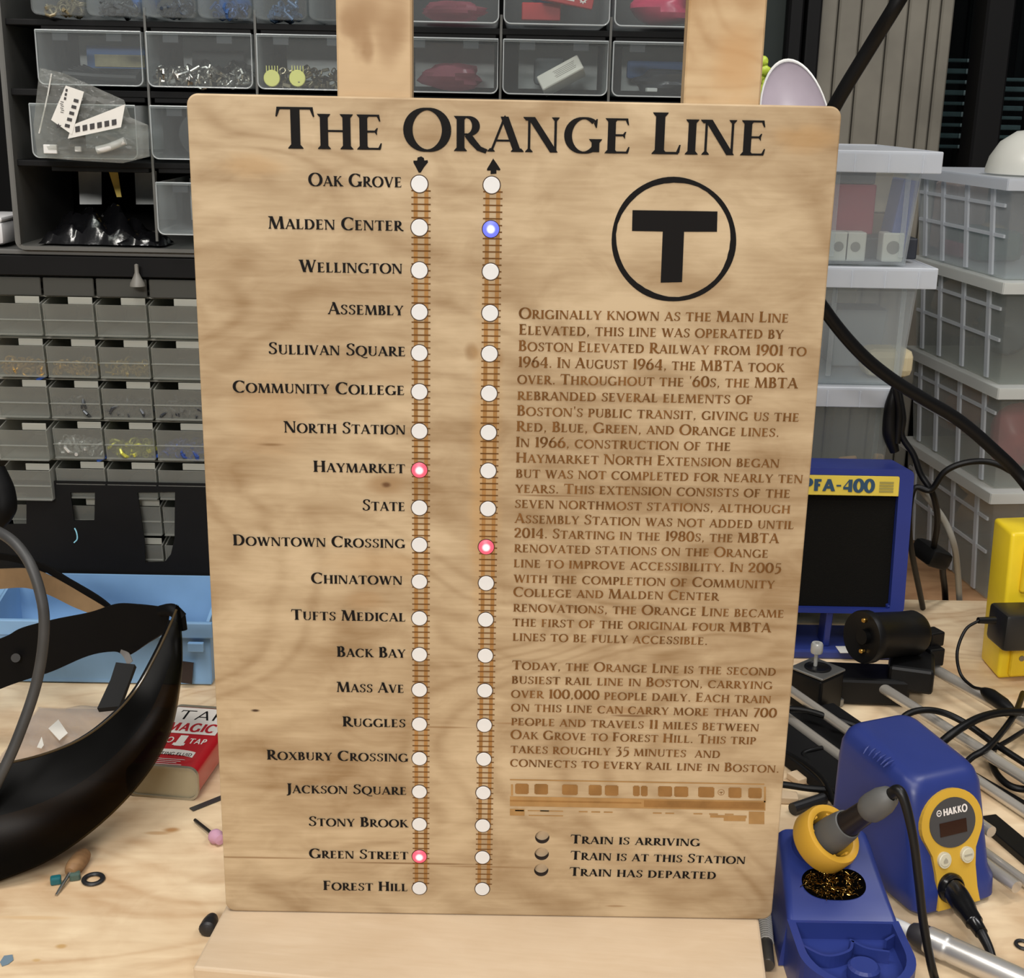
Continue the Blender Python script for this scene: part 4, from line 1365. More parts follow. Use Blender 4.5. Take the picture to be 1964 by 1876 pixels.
for k in range(5):
    x, y = 142 - k * 4.2, 189 + k * 12
    quadp(((x, y), (x + 9, y + 2.4), (x + 7.8, y + 8.5), (x - 1.4, y + 6)), RY0 - .0580)
for k in range(3):
    x, y = 126 - k * 1.4, 170 + k * 8
    quadp(((x, y), (x + 4, y + 1), (x + 3, y + 6), (x - 1, y + 5)), RY0 - .0580)
for k in range(6):
    x, y = 110 - k * .2 + 1.2 * (k % 2), 214 - k * 4
    quadp(((x + 6, y), (x + 12, y + 1.5), (x + 11.6, y + 2.6), (x + 5.6, y + 1.2)), RY0 - .0580)
sx, sy = 112, 242
star = [ay(sx + (6 if i % 2 == 0 else 2.6) * math.sin(i * math.pi / 5), sy - (6 if i % 2 == 0 else 2.6) * math.cos(i * math.pi / 5), RY0 - .0580) for i in range(10)]
m.add(star, [tuple(range(10))])
m.build('printed_marks', ink, s1)
m = MB()
for k in range(6):
    x, y = 144 + k * 14, 243 - k * 2.6
    quadp(((x, y), (x + 9, y - 1.8), (x + 9.4, y + 9), (x + .6, y + 11)), RY0 - .0575)
m.build('printed_marks', ink, s2)
m = MB()
for (px, py, w, h) in ((97, 286, 26, 17), (150, 286, 12, 10)):
    c = ay(px, py, RY0 - .046)
    m.box(c, (w * .00055, .004, h * .00055), bev=.0006, seg=1)
o = m.build('white_clip', mat('white_plastic', (214, 214, 212), .4), zb_)
m = MB().tube([ay(*p, RY0 - .046) for p in ((186, 288), (210, 282), (240, 270))], .0042, 10)
m.build('white_tube', mat('white_plastic', (214, 214, 212), .4), zb_, True)

# black bag and yellow tag in the open slot below
m = MB()
r = random.Random(9)
def crumple(c, sx, sy, sz, seed, n=26, k=16):
    rr = random.Random(seed)
    ph = [(rr.uniform(8, 34), rr.uniform(8, 34), rr.uniform(0, 6), rr.uniform(.3, 1)) for _ in range(7)]
    def fn(u, v):
        b = sum(p[3] * math.sin(p[0] * u + p[1] * v + p[2]) for p in ph) / 3
        e = (math.sin(math.pi * u) * math.sin(math.pi * v)) ** .5
        return Vector((c[0] + (u - .5) * sx, c[1] + (v - .5) * sy + .003 * b, c[2] + sz * e * (.75 + .35 * b) + .0005))
    mm = MB().grid(fn, n, k)
    mm.grid(lambda u, v: Vector((c[0] + (u - .5) * sx * .98, c[1] + (v - .5) * sy * .98, c[2] + .0003)), 2, 2)
    return mm
blackfilm = mat('black_film', (14, 14, 16), .18, spec=.9, bump=.9, bscale=60)
zfl = zs + .0028
p = ay(205, 440, RY0 + .03)
tag(crumple((p.x - .012, RY0 + .045, zfl + .001), .115, .085, .042, 3).build('black_bag', blackfilm, None, True), 'crumpled glossy black bag on the floor of the grey cabinet', 'bag')
tag(crumple((X(262, 440) , RY0 + .024, zfl + .0012), .060, .044, .016, 8).build('black_bag', blackfilm, None, True), 'small flat black bag right of the larger one on the cabinet floor', 'bag')
p = [ay(*q, RY0 + .075) for q in ((205, 318), (224, 318), (233, 378), (224, 378))]
mm = MB().add(p + [q + Vector((0, .0012, 0)) for q in p], [(0, 1, 2, 3), (7, 6, 5, 4), (0, 4, 5, 1), (1, 5, 6, 2), (2, 6, 7, 3), (3, 7, 4, 0)])
tag(mm.build('yellow_tag', mat('yellow_tag', (212, 184, 88), .6)), 'narrow yellow paper wedge hanging above the crumpled black bag', 'tag')
for k, (a, b) in enumerate(((150, 194), (258, 300))):
    p = [ay(*q, RY0 + .12) for q in ((a, 328), (b, 328), (b + 1, 392), (a + 3, 392))]
    MB().add(p + [q + Vector((0, .0012, 0)) for q in p], [(0, 1, 2, 3), (7, 6, 5, 4), (0, 4, 5, 1), (1, 5, 6, 2), (2, 6, 7, 3), (3, 7, 4, 0)]).build('back_card', mat('back_card', (120, 120, 112), .7, var=.1), cab1)
# ---------------------------------------------------------------- blue bin under the rack
bin_blue = mat('bin_blue', (126, 166, 206), .45, var=.08, vscale=18)
bb0, bb1 = ay(405, 1300, .50), ay(-6, 1308, .50)
xr, xl_ = bb0.x, bb1.x
zr_ = ay(200, 1184, .50).z
bb = thing('parts_bin', 'light blue plastic parts bin under the black rack, behind the face shield', 'bin', ((xr + xl_) / 2, .54, 0))
bk_ = ay(200, 1098, .588).z
m = MB().hexa([(xl_, .492, .002), (xr + .002, .492, .002), (xr + .002, .588, .002), (xl_, .588, .002)], [(xl_, .492, .006), (xr + .002, .492, .006), (xr + .002, .588, .006), (xl_, .588, .006)])
m.box(((xl_ + xr) / 2, .494, zr_ / 2), (xr - xl_ + .004, .0035, zr_ - .004))
m.box(((xl_ + xr) / 2, .5865, bk_ / 2), (xr - xl_ + .004, .0035, bk_ - .004))
for x_ in (xl_ + .001, xr + .001):
    m.hexa([(x_ - .0018, .493, .003), (x_ + .0018, .493, .003), (x_ + .0018, .588, .003), (x_ - .0018, .588, .003)], [(x_ - .0018, .493, zr_), (x_ + .0018, .493, zr_), (x_ + .0018, .588, bk_), (x_ - .0018, .588, bk_)])
for k in range(4):
    m.box((xl_ + (xr - xl_) * (k + .5) / 4, .4955, .034), (.004, .006, .056), bev=.001)
m.build('bin_body', bin_blue, bb)
m = MB()
m.box(((xl_ + xr) / 2 + .002, .489, zr_ - .009), (xr - xl_ + .010, .006, .019), bev=.0015)
for a, b in ((10, 110), (362, 392)):
    x0, x1 = ay(a, 1250, .486).x, ay(b, 1250, .486).x
    m.box(((x0 + x1) / 2, .484, ay(200, 1238, .484).z), (x1 - x0, .006, .011), bev=.001)
m.build('bin_rim', bin_blue, bb)
m = MB()
m.hexa([(xl_ - .012, .493, zr_ - .004), (xl_, .493, zr_ - .004), (xl_, .588, bk_ - .004), (xl_ - .012, .588, bk_ - .004)], [(xl_ - .012, .493, zr_), (xl_, .493, zr_), (xl_, .588, bk_), (xl_ - .012, .588, bk_)])
m.build('side_flange', bin_blue, bb)
p = ay(358, 1290, .485)
o = MB().box(p, (.014, .002, .026), R=Matrix.Rotation(.12, 3, 'Y')).build('bin_label_slot', mat('dark_brown', (38, 26, 24), .6), bb)
o = MB().box((-.80, .72, .05), (.16, .16, .10), bev=.002).build('cardboard_box', wood('tan_card', (186, 150, 108), (164, 128, 88), blotch=3, contrast=.5))
tag(o, 'brown cardboard box at the left edge beside the light blue bin', 'box')

# ---------------------------------------------------------------- face shield
fs = thing('face_shield', 'dark smoked face shield with black headgear lying on the bench left of the sign', 'face shield', (-.40, .2, 0))
top = [(342, 1160, .275), (326, 1200, .265), (300, 1255, .245), (262, 1322, .218), (215, 1374, .190), (155, 1418, .165), (80, 1448, .145), (0, 1466, .132), (-90, 1478, .125), (-200, 1486, .125)]
bot = [(346, 1172, .275), (348, 1255, .268), (343, 1340, .240), (322, 1420, .205), (272, 1500, .165), (195, 1580, .128), (100, 1648, .100), (0, 1690, .084), (-100, 1722, .075), (-220, 1740, .072)]
A = smooth_path([ay(*p) for p in top], 6)
B = smooth_path([ay(*p) for p in bot], 6)
visor_m = clear('smoked_visor', tint=(112, 97, 66), body=(10, 9, 7), amount=.26, rough=.32, edge=.3, spec=.22)
n = len(A)
for P_ in A + B:
    P_.z = max(P_.z, .004)
def vis(u, v):
    i = min(int(u * (n - 1)), n - 2)
    f = u * (n - 1) - i
    a, b = A[i].lerp(A[i + 1], f), B[i].lerp(B[i + 1], f)
    bow = math.sin(math.pi * v) * .010 * min(1, u * 6)
    return a.lerp(b, v) + Vector((bow, -bow * .8, bow * .2))
MB().grid(vis, 54, 14).grid(lambda u, v: vis(u, v) + Vector((-.0016, .0012, .0004)), 54, 14).build('visor', visor_m, fs, True)
blackp = mat('black_plastic', (4, 4, 5), .6, spec=.15)
# brow guard behind the visor's upper edge
G = [vis(u / 40, 0) + Vector((-.006, .006, -.004)) for u in range(3, 41)]
G2 = [vis(u / 40, .45) + Vector((-.012, .012, -.004)) for u in range(3, 41)]
MB().sheet(G, G2, .003).build('brow_guard', blackp, fs, True)
MB().tube([vis(u / 40, 0) for u in range(1, 41)], .0012, 8, 1).build('visor_edge', mat('visor_edge_brown', (70, 58, 40), .15), fs, True)
def band(topp, botp, name, m, t=.003, label=None):
    a = smooth_path([ay(*p) for p in topp], 6)
    b = smooth_path([ay(*p) for p in botp], 6)
    return MB().sheet(a, b, t).build(name, m, fs, True, label)
band([(-120, 1262, .33), (0, 1226, .325), (40, 1206, .325), (100, 1190, .32), (170, 1176, .315), (220, 1160, .31), (260, 1160, .305), (302, 1164, .295), (322, 1168, .285)],
     [(-120, 1372, .33), (0, 1322, .325), (50, 1304, .325), (100, 1288, .32), (170, 1258, .315), (220, 1250, .31), (245, 1258, .305), (285, 1232, .295), (316, 1212, .285)], 'headband', blackp)
band([(-140, 1112, .40), (-60, 1096, .40), (0, 1092, .40), (60, 1092, .39), (110, 1112, .375), (160, 1140, .355), (205, 1168, .335), (222, 1186, .325)],
     [(-140, 1150, .40), (-60, 1136, .40), (0, 1130, .40), (50, 1128, .39), (95, 1142, .375), (140, 1164, .355), (185, 1182, .335), (205, 1192, .325)], 'overhead_strap', mat('amber_strap', (124, 100, 72), .3, var=.2, vscale=30), .0022, 'amber brown strap')
band([(-80, 1068, .41), (0, 1062, .405), (80, 1082, .39), (130, 1110, .37), (190, 1146, .345), (232, 1182, .33)], [(-80, 1080, .41), (0, 1074, .405), (78, 1094, .39), (126, 1122, .37), (186, 1158, .345), (228, 1190, .33)], 'strap_edge', blackp, .003)
q = [ay(*p) for p in ((305, 1160, .28), (330, 1156, .278), (350, 1172, .277), (354, 1206, .277), (344, 1210, .277), (334, 1182, .278), (312, 1190, .28))]
MB().tube([ay(308, 1172, .288), ay(330, 1170, .282), ay(349, 1186, .280)], [.0055, .0062, .0058], 12, 6).tube([ay(347, 1178, .28), ay(351, 1208, .279)], .0042, 10, 0).build('hinge_knob', blackp, fs, True)
band([(232, 1246, .300), (246, 1252, .29), (254, 1268, .285)], [(230, 1252, .300), (238, 1262, .29), (244, 1276, .285)], 'wire_clip', mat('pale_steel', (176, 172, 168), .3, .6), .001)
a = [ay(*p) for p in ((226, 1276, .285), (214, 1310, .27), (190, 1366, .24))]
b = [ay(*p) for p in ((262, 1280, .282), (250, 1312, .27), (232, 1362, .24))]
MB().sheet(a, b, .006).build('brow_pad', mat('black_foam', (22, 22, 22), .9), fs, True)
MB().tube([ay(-10, 900, .34), ay(4, 940, .335), ay(8, 975, .33), ay(-6, 1002, .33)], [.010, .012, .012, .009], 12, 6).build('ratchet_knob', blackp, fs, True)
MB().cyl(ay(30, 1262, .322), ay(30, 1262, .318), .0045, n=14).build('band_rivet', dark_metal, fs)
# grey hose looping up past the left edge
hose = MB().tube([ay(-320, 1300, .45), ay(-220, 1080, .30), ay(-90, 1000, .20), ay(0, 1022, .16), ay(52, 1072, .14), ay(80, 1150, .13), ay(84, 1220, .125), ay(70, 1310, .12), ay(40, 1400, .11), ay(5, 1480, .10), ay(-60, 1600, .085), az(-170, 1760, .006)], .0046, 14)
tag(hose.build('rubber_hose', mat('hose_grey', (58, 58, 58), .5, var=.12, vscale=60), None, True), 'grey rubber hose curving up over the black headgear at the left edge', 'hose')

# ---------------------------------------------------------------- cutting fluid tin, lying on its back
P0, P1 = az(296, 1533), az(381, 1537)
P0 = P1 + (P0 - P1) * 1.32
ux_ = (P1 - P0).normalized()
an = math.atan2(ux_.y, ux_.x) - .055
u_, v_ = Vector((math.cos(an), math.sin(an), 0)), Vector((-math.sin(an), math.cos(an), 0))
cw, ch, cl = .071, .034, .132
O = P1 - u_ * cw
canM = lambda a, b, h: O + u_ * a + v_ * b + Vector((0, 0, h))
can = thing('cutting_fluid_can', 'red and white metal tin of cutting fluid lying on its back beside the face shield', 'can', O + u_ * cw / 2 + v_ * cl / 2)
def canbody(y0, y1, ins):
    return MB().prism(rrect(ins, cw - ins, .0008 + ins, ch - ins, .009 - ins * .6, 6), lambda a, z, h: canM(a, h, z), y0, y1)
tin = mat('tin_metal', (168, 160, 140), .35, .6, var=.1)
m = canbody(.004, cl - .004, .0008)
m.build('can_body', mat('can_red', (176, 26, 36), .3, coat=.3), can, True)
MB().prism(rrect(0, cw, .0002, ch + .0004, .0095, 6), lambda a, z, h: canM(a, h, z), 0, .004, holes=[rrect(.002, cw - .002, .0024, ch - .002, .008, 6)]).build('bottom_seam', tin, can)
MB().prism(rrect(.002, cw - .002, .0024, ch - .002, .008, 6), lambda a, z, h: canM(a, h, z), .002, .003).build('can_bottom', mat('tin_base', (170, 160, 134), .4, .4), can)
MB().prism(rrect(0, cw, .0002, ch + .0004, .0095, 6), lambda a, z, h: canM(a, h, z), cl - .004, cl).build('top_seam', tin, can)
MB().cyl(canM(cw / 2, cl, ch / 2), canM(cw / 2, cl + .014, ch / 2), .010, n=20).build('cap', blackp, can)
lab_ = MB()
hz = ch - .0006
def lq(a0, b0, a1, b1, mm, k=0.0):
    mm.add([canM(a0, b0, hz + .0002 + k), canM(a1, b0, hz + .0002 + k), canM(a1, b1, hz + .0002 + k), canM(a0, b1, hz + .0002 + k)], [(0, 1, 2, 3)])
whitep = mat('label_white', (226, 220, 212), .4)
redp = mat('label_red', (176, 26, 36), .35)
lq(.006, .070, cw - .006, cl - .005, lab_)
arc = [(cw / 2 + .0 + .027 * math.sin(t), .030 + .006 * math.cos(t * 1.2)) for t in [(-1 + 2 * i / 12) * 1.0 for i in range(13)]]
for i in range(12):
    (a0, b0), (a1, b1) = arc[i], arc[i + 1]
    lab_.add([canM(a0, b0 - .010, hz + .0002), canM(a1, b1 - .010, hz + .0002), canM(a1, b1 + .001, hz + .0002), canM(a0, b0 + .001, hz + .0002)], [(0, 1, 2, 3)])
lq(cw / 2 - .004, .044, cw / 2 + .004, .066, lab_)
lq(cw / 2 - .006, .045, cw / 2 + .006, .050, lab_, .00005)
SERIF = False
ST, TH = .18, .15
write(lab_, 'PRO', canM(.010, .050, hz), canM(cw / 2 - .008, .050, hz), .0105, (0, 0, 1))
write(lab_, 'TAP', canM(cw / 2 + .008, .050, hz), canM(cw - .010, .050, hz), .0105, (0, 0, 1))
for k in range(4):
    lq(.014 + .002 * (k % 2), .0165 - k * .0034, cw - .018 - .003 * (k % 3), .0174 - k * .0034, lab_, .0001)
lab_.build('label_white', whitep, can)
m = MB()
ST, TH = .10, .08
write(m, 'TAP', canM(.014, .100, hz), canM(cw - .008, .101, hz), .0200, (0, 0, 1), lift=.0005)
m.build('scrawled_lettering', black_ink, can)
m = MB()
ST, TH = .15, .12
write(m, 'CUTTING FLUID', canM(cw / 2 - .022, .0245, hz), canM(cw / 2 + .021, .0245, hz), .0056, (0, 0, 1), lift=.0005)
m.build('band_lettering', black_ink, can)
m = MB()
ST, TH = .24, .17
write(m, 'MAGIC', canM(.012, .0750, hz), canM(cw - .010, .0750, hz), .0170, (0, 0, 1), lift=.0005)
m.build('label_red_lettering', redp, can)

# ---------------------------------------------------------------- small things on the bench, left
c = az(179, 1686, .0016)
tag(MB().grid(lambda u, v: c + Vector((math.cos(u * 6.2832) * (.0078 + .0022 * math.cos(v * 6.2832)), math.sin(u * 6.2832) * (.0078 + .0022 * math.cos(v * 6.2832)), .0016 * math.sin(v * 6.2832))), 36, 10, True).build('rubber_ring', mat('black_rubber', (26, 26, 28), .45), None, True),
    'black rubber washer lying on the bare bench below the face shield', 'washer')
tl_ = thing('wooden_handled_pick', 'small wooden handled pick with steel shank, just under the visor edge', 'tool', az(140, 1670))
a, b = az(160, 1640, .0075), az(134, 1674, .0062)
d = (b - a).normalized()
MB().lathe([(.00001, 0), (.006, .001), (.0075, .006), (.0075, .02), (.0062, .026), (.0045, .029), (.00001, .030)], b - d * .029, d, 18).build('handle', wood('tool_handle_wood', (150, 116, 80), (110, 80, 52), fine=200, blotch=20), tl_, True)
MB().cyl(b, b + d * .026 + Vector((0, 0, -.004)), .0016, .0012, 10).build('shank', steel, tl_)
for px, py, cc, nm, lb in ((107, 1688, (24, 96, 104), 'teal', 'small teal plastic bit left of the wooden pick'), (144, 1680, (70, 92, 84), 'grey green', 'small grey green bit right of the steel shank of the pick')):
    c = az(px, py, .0035)
    tag(MB().box(c, (.009, .007, .007), R=rotz(.3), bev=.0015).build('plastic_bit', mat('bit_' + nm.replace(' ', '_'), cc, .3)), lb, 'bit')
gs = thing('grinding_point', 'pink grinding stone on a steel shank at the left edge of the sign', 'grinding stone', az(405, 1598))
a, b = az(374, 1573, .0025), az(408, 1600, .0055)
d = (b - a).normalized()
MB().cyl(a, b, .0016, n=12).build('shank', dark_metal, gs)
MB().lathe([(.002, 0), (.0045, .0015), (.0066, .005), (.0068, .009), (.005, .012), (.0046, .016), (.00001, .017)], b - d * .001, d, 20).build('stone', mat('pink_stone', (196, 150, 172), .8, bump=.3), gs, True)
st_ = MB()
A_, B_ = az(367, 1554, .0004), az(432, 1528, .0004)
nn = (B_ - A_).cross(Vector((0, 0, 1))).normalized() * .0034
st_.add([A_ - nn, A_ + nn, B_ + nn, B_ - nn, A_ - nn + Vector((0, 0, .001)), A_ + nn + Vector((0, 0, .001)), B_ + nn + Vector((0, 0, .001)), B_ - nn + Vector((0, 0, .001))], [(3, 2, 1, 0), (4, 5, 6, 7), (0, 1, 5, 4), (1, 2, 6, 5), (2, 3, 7, 6), (3, 0, 4, 7)])
tag(st_.build('black_strip', mat('dark_strip', (52, 50, 50), .5)), 'flat black strip on the bench running under the sign edge below the tin', 'strip')
a, b = az(398, 1783, .006), az(409, 1757, .006)
tag(MB().tube([a + (a - b) * .12, a, a.lerp(b, .45), b.lerp(a, .15), b], [.0035, .0072, .0066, .0048, .0030], 16, 6).build('rubber_plug', mat('black_rubber', (26, 26, 28), .45), None, True), 'black rubber plug leaning against the left corner of the pale base board', 'plug')
tape = MB()
pts = [az(*p, .0003) for p in ((0, 1846), (8, 1834), (24, 1832), (26, 1842), (16, 1850), (4, 1854))]
tape.add(pts + [p + Vector((0, 0, .0005)) for p in pts], [tuple(range(5, -1, -1)), tuple(range(6, 12))] + [(i, (i + 1) % 6, 6 + (i + 1) % 6, 6 + i) for i in range(6)])
tag(tape.build('paint_chip', mat('chip_blue_grey', (112, 132, 146), .6)), 'scrap of blue grey tape stuck to the bench near the bottom left', 'tape')
pb = crumple(az(170, 1425, .001), .16, .16, .02, 21, 40, 30)
o = pb.build('clear_wrapper', clear('wrapper_film', tint=(244, 240, 236), body=(220, 214, 206), amount=.08, rough=.1, edge=.45, frost=.1), None, True)
tag(o, 'crumpled clear plastic wrapper on the bench inside the face shield', 'wrapper')
for k, (pts, lb) in enumerate((([(93, 1398), (112, 1381), (130, 1407), (114, 1421)], 'larger white paper scrap on the clear wrapper inside the face shield'), ([(71, 1434), (80, 1414), (84, 1430), (80, 1436)], 'smaller pointed white paper scrap on the clear wrapper inside the face shield'))):
    P = [az(*p, .021) for p in pts]
    m = MB().add(P + [p + Vector((0, 0, .0006)) for p in P], [(3, 2, 1, 0), (4, 5, 6, 7), (0, 1, 5, 4), (1, 2, 6, 5), (2, 3, 7, 6), (3, 0, 4, 7)])
    tag(m.build('paper_scrap', mat('white_paper', (226, 222, 212), .7)), lb, 'paper')
# ---------------------------------------------------------------- clear storage boxes, near stack
boxp = clear('storage_box_plastic', tint=(240, 243, 243), body=(240, 243, 246), amount=.135, rough=.25, frost=.35, edge=.30)
lidp = clear('storage_lid_plastic', tint=(232, 236, 240), body=(238, 241, 246), amount=.45, rough=.25, frost=.3, edge=.3)
dullp = clear('cloudy_box_plastic', tint=(236, 238, 236), body=(240, 242, 240), amount=.08, rough=.3, frost=.35, edge=.28)
S1 = .70
zt1 = [ay(1700, y, S1).z for y in (289, 512, 742)] + [.118, .0]
right_edge = [ay(1766, 400, S1).x, ay(1757, 620, S1).x, ay(1712, 800, S1).x, ay(1700, 1000, S1).x]
wide = .175
lbl = ('topmost clear storage box of the stack right of the sign, holding a blue folder', 'second clear storage box from the top, mostly empty with a beige block',
       'third clear storage box from the top, just above the blue fume filter', 'lowest clear storage box of the near stack, hidden behind the blue fume filter')
for k in range(4):
    xr_, z1, z0 = right_edge[k], zt1[k], zt1[k + 1] + (.001 if k < 3 else .001)
    t = thing('storage_box', lbl[k], 'storage box', (xr_ - wide / 2, S1 + .13, z0), 'clear storage boxes beside the window')
    lidh = .025
    m = MB().openbox(xr_ - wide, xr_, S1 + .004, S1 + .27, z0, z1 - .004, inset=.008 if k != 2 else .006, t=.0016)
    for q in (.15, .45, .93):
        m.box((xr_ - wide * (1 - q) - .004, S1 + .0065, (z0 + z1) / 2), (.006, .003, z1 - z0 - .02), bev=.001, seg=1)
    m.build('box_body', boxp if k < 2 else dullp, t)
    m = MB()
    ov = .018 if k != 2 else .006
    m.box((xr_ - wide / 2 + ov / 2, S1 + .137, z1 - .003), (wide + ov, .285, .003), bev=.001, seg=1)
    for yy in (S1 - .006, S1 + .279):
        m.box((xr_ - wide / 2 + ov / 2, yy, z1 - lidh / 2), (wide + ov, .0022, lidh), bev=.0009, seg=1)
    m.box((xr_ + ov - .001, S1 + .137, z1 - lidh / 2), (.0022, .285, lidh), bev=.0009, seg=1)
    for j in range(5):
        m.box((xr_ - wide + .01 + j * .04, S1 - .0078, z1 - lidh / 2 - .002), (.0012, .0015, lidh * .8))
    m.build('lid', lidp, t)
def rbx(px, py, Y, dims, name, m, label, cat, R=None, bev=.002, zmin=None):
    c = ay(px, py, Y)
    if zmin is not None:
        c.z = zmin + dims[2] / 2 + .0006
    return tag(MB().box(c, dims, R=R, bev=bev).build(name, m), label, cat)
zb1 = zt1[1] + .0028
rbx(1722, 410, S1 + .045, (.020, .05, .092), 'blue_folder', mat('folder_blue', (44, 72, 138), .4), 'upright blue folder inside the topmost storage box', 'folder', R=Matrix.Rotation(.13, 3, 'Y'), zmin=zb1 + .006)
rbx(1634, 370, S1 + .06, (.055, .02, .060), 'maroon_panel', mat('maroon', (150, 34, 56), .5), 'maroon panel at the back of the topmost storage box', 'panel', zmin=zb1 + .03)
rbx(1634, 330, S1 + .06, (.055, .02, .02), 'grey_sheet', mat('panel_grey', (106, 108, 112), .5), 'grey sheet above the maroon one in the topmost storage box', 'panel', zmin=zb1 + .0905)
rbx(1660, 455, S1 + .095, (.11, .08, .026), 'dark_tray', mat('dark_tray', (38, 42, 50), .5), 'dark tray on the floor of the topmost storage box', 'tray', zmin=zb1)
for k, (px, lb) in enumerate(((1603, 'white cube beside the sign edge in the topmost storage box'), (1635, 'white cube with grey dial between two others in the topmost storage box'), (1707, 'white cube nearest the blue folder in the topmost storage box'))):
    t = thing('white_cube', lb, 'cube', ay(px, 480, S1 + .03), 'white cubes in the storage box')
    c = ay(px, 480, S1 + .03)
    c.z = zb1 + .0185
    MB().box(c, (.026, .024, .035), bev=.002).build('cube_body', mat('cube_white', (198, 196, 186), .5), t)
    MB().lathe([(.008 if k == 2 else .006, -.0004), (.008 if k == 2 else .006, .0005), (.00001, .0005)], c + Vector((0, -.012, 0)), (0, -1, 0), 20).build('grey_dial', mat('dial_grey', (120, 118, 112), .6), t)
rbx(1688, 345, S1 + .13, (.05, .03, .05), 'beige_pack', mat('beige_pack', (196, 184, 160), .6), 'beige packet behind the blue folder in the topmost storage box', 'packet', zmin=zb1 + .052)
MBx = MB().box((ay(1688, 345, S1 + .13).x, S1 + .13, zb1 + .026), (.03, .03, .051), bev=.002)
tag(MBx.build('carton', mat('brown_card', (130, 112, 92), .7)), 'brown carton under the beige packet in the topmost storage box', 'carton')
zb2 = zt1[2] + .0028
rbx(1700, 680, S1 + .06, (.06, .05, .036), 'beige_block', mat('beige_block', (186, 174, 142), .7), 'beige block at the bottom of the second storage box', 'block', zmin=zb2, bev=.010)
rbx(1640, 640, S1 + .14, (.07, .06, .075), 'pale_carton', mat('pale_carton', (150, 156, 158), .6), 'pale grey carton inside the second storage box', 'carton', zmin=zb2)
zb3 = zt1[3] + .0028
for k, (px, h, lb) in enumerate(((1640, .062, 'wider tan wooden paddle in the third storage box'), (1682, .066, 'narrow tan wooden stick in the third storage box'))):
    c = ay(px, 815, S1 + .035)
    tag(MB().box((c.x, S1 + .035, zb3 + h / 2 + .02), (.024 if k == 0 else .014, .006, h + .04), R=Matrix.Rotation(.12 * (1 if k else -1), 3, 'Y') , bev=.003).build('wooden_stick', mat('tan_stick', (196, 158, 122), .7)), lb, 'stick')
rbx(1605, 830, S1 + .09, (.06, .1, .055), 'dark_block', mat('slate_block', (52, 62, 72), .6), 'dark slate block in the third storage box beside the sign', 'block', zmin=zb3)

# ---------------------------------------------------------------- far stack, seen along its long side
NX, NY = .690, .880
dirv = Vector((-.107, 1, 0)).normalized()
ang = math.atan2(dirv.y, dirv.x) - math.pi / 2
zz = [ay(1940, y, .87).z for y in (341, 541, 744, 946)] + [-.029]
lbl2 = ('topmost ribbed clear box of the far right stack, holding a green wedge', 'second ribbed clear box of the far right stack with a brown bundle', 'third ribbed clear box of the far right stack, crossed by the black hose', 'lowest ribbed clear box of the far right stack, behind the yellow outlet box')
for k in range(4):
    z1, z0 = zz[k], zz[k + 1] + .0008
    t = thing('ribbed_box', lbl2[k], 'storage box', (NX + .1, NY + .15, z0), 'ribbed clear boxes by the window')
    Mx = Matrix.Translation(Vector((NX + (-.030 if k < 1 else (-.019 if k == 1 else (-.008 if k == 2 else 0))), NY, 0))) @ Matrix.Rotation(ang, 4, 'Z')
    m = MB(Mx)
    L_, Wd = .31, .21
    m.openbox(0, Wd, 0, L_, z0, z1 - .004, inset=.012, t=.0016)
    def side(yy, zz_):   # point on the sloping left side
        f = (zz_ - z0) / (z1 - .004 - z0)
        return .012 * (1 - f)
    m.build('box_body', boxp if k == 0 else dullp, t)
    m = MB(Mx)
    for yy in (.045, .125, .205, .268):
        m.hexa([(side(yy, z0 + .002) - .003, yy, z0 + .002), (side(yy, z0 + .002), yy, z0 + .002), (side(yy, z0 + .002), yy + .010, z0 + .002), (side(yy, z0 + .002) - .003, yy + .010, z0 + .002)],
               [(-.003, yy, z1 - .006), (0, yy, z1 - .006), (0, yy + .010, z1 - .006), (-.003, yy + .010, z1 - .006)])
    for f in (.42, .72):
        zq = z0 + (z1 - z0) * f
        sx_ = side(0, zq)
        m.box((sx_ - .0012, L_ / 2, zq), (.003, L_ - .03, .0045))
    m.build('ribs', lidp, t)
    m = MB(Mx)
    m.box((Wd / 2, L_ / 2, z1 - .0025), (Wd + .02, L_ + .016, .003))
    for yy in (-.009, L_ + .008):
        m.box((Wd / 2, yy, z1 - .009), (Wd + .02, .002, .015))
    for xx in (-.010, Wd + .010):
        m.box((xx, L_ / 2, z1 - .009), (.002, L_ + .016, .015))
    m.build('lid', lidp if k == 0 else clear('dull_lid', tint=(232, 234, 232), body=(240, 242, 240), amount=.50, rough=.3, frost=.3, edge=.3), t)
def inbox(px, py, dx, dims, name, m, label, cat, k, R=None, bev=.004, blob=False):
    """A thing standing dx inside the left side of far-stack box k."""
    d = pray(px, py)
    n = Vector((dirv.y, -dirv.x, 0))
    t = ((Vector((NX, NY, 0)) - CAM).dot(n) + dx) / d.dot(n)
    c = CAM + d * t
    c.z = zz[k + 1] + .0035 + dims[2] / 2 + (c.z - (zz[k + 1] + .0035 + dims[2] / 2) if c.z - dims[2] / 2 > zz[k + 1] + .02 else 0)
    mm = MB()
    if blob: mm.blob(c, (dims[0] / 2, dims[1] / 2, dims[2] / 2), seed=int(px))
    else: mm.box(c, dims, R=R if R is not None else rotz(ang), bev=bev)
    return tag(mm.build(name, m, None, blob), label, cat)
inbox(1838, 420, .075, (.06, .07, .105), 'pink_packet', mat('pink_packet', (206, 164, 148), .5), 'salmon pink packet in the topmost ribbed box', 'packet', 0)
inbox(1880, 505, .06, (.07, .13, .045), 'green_wedge', mat('green_block', (44, 84, 78), .5), 'dark green block on the floor of the topmost ribbed box', 'block', 0, bev=.01)
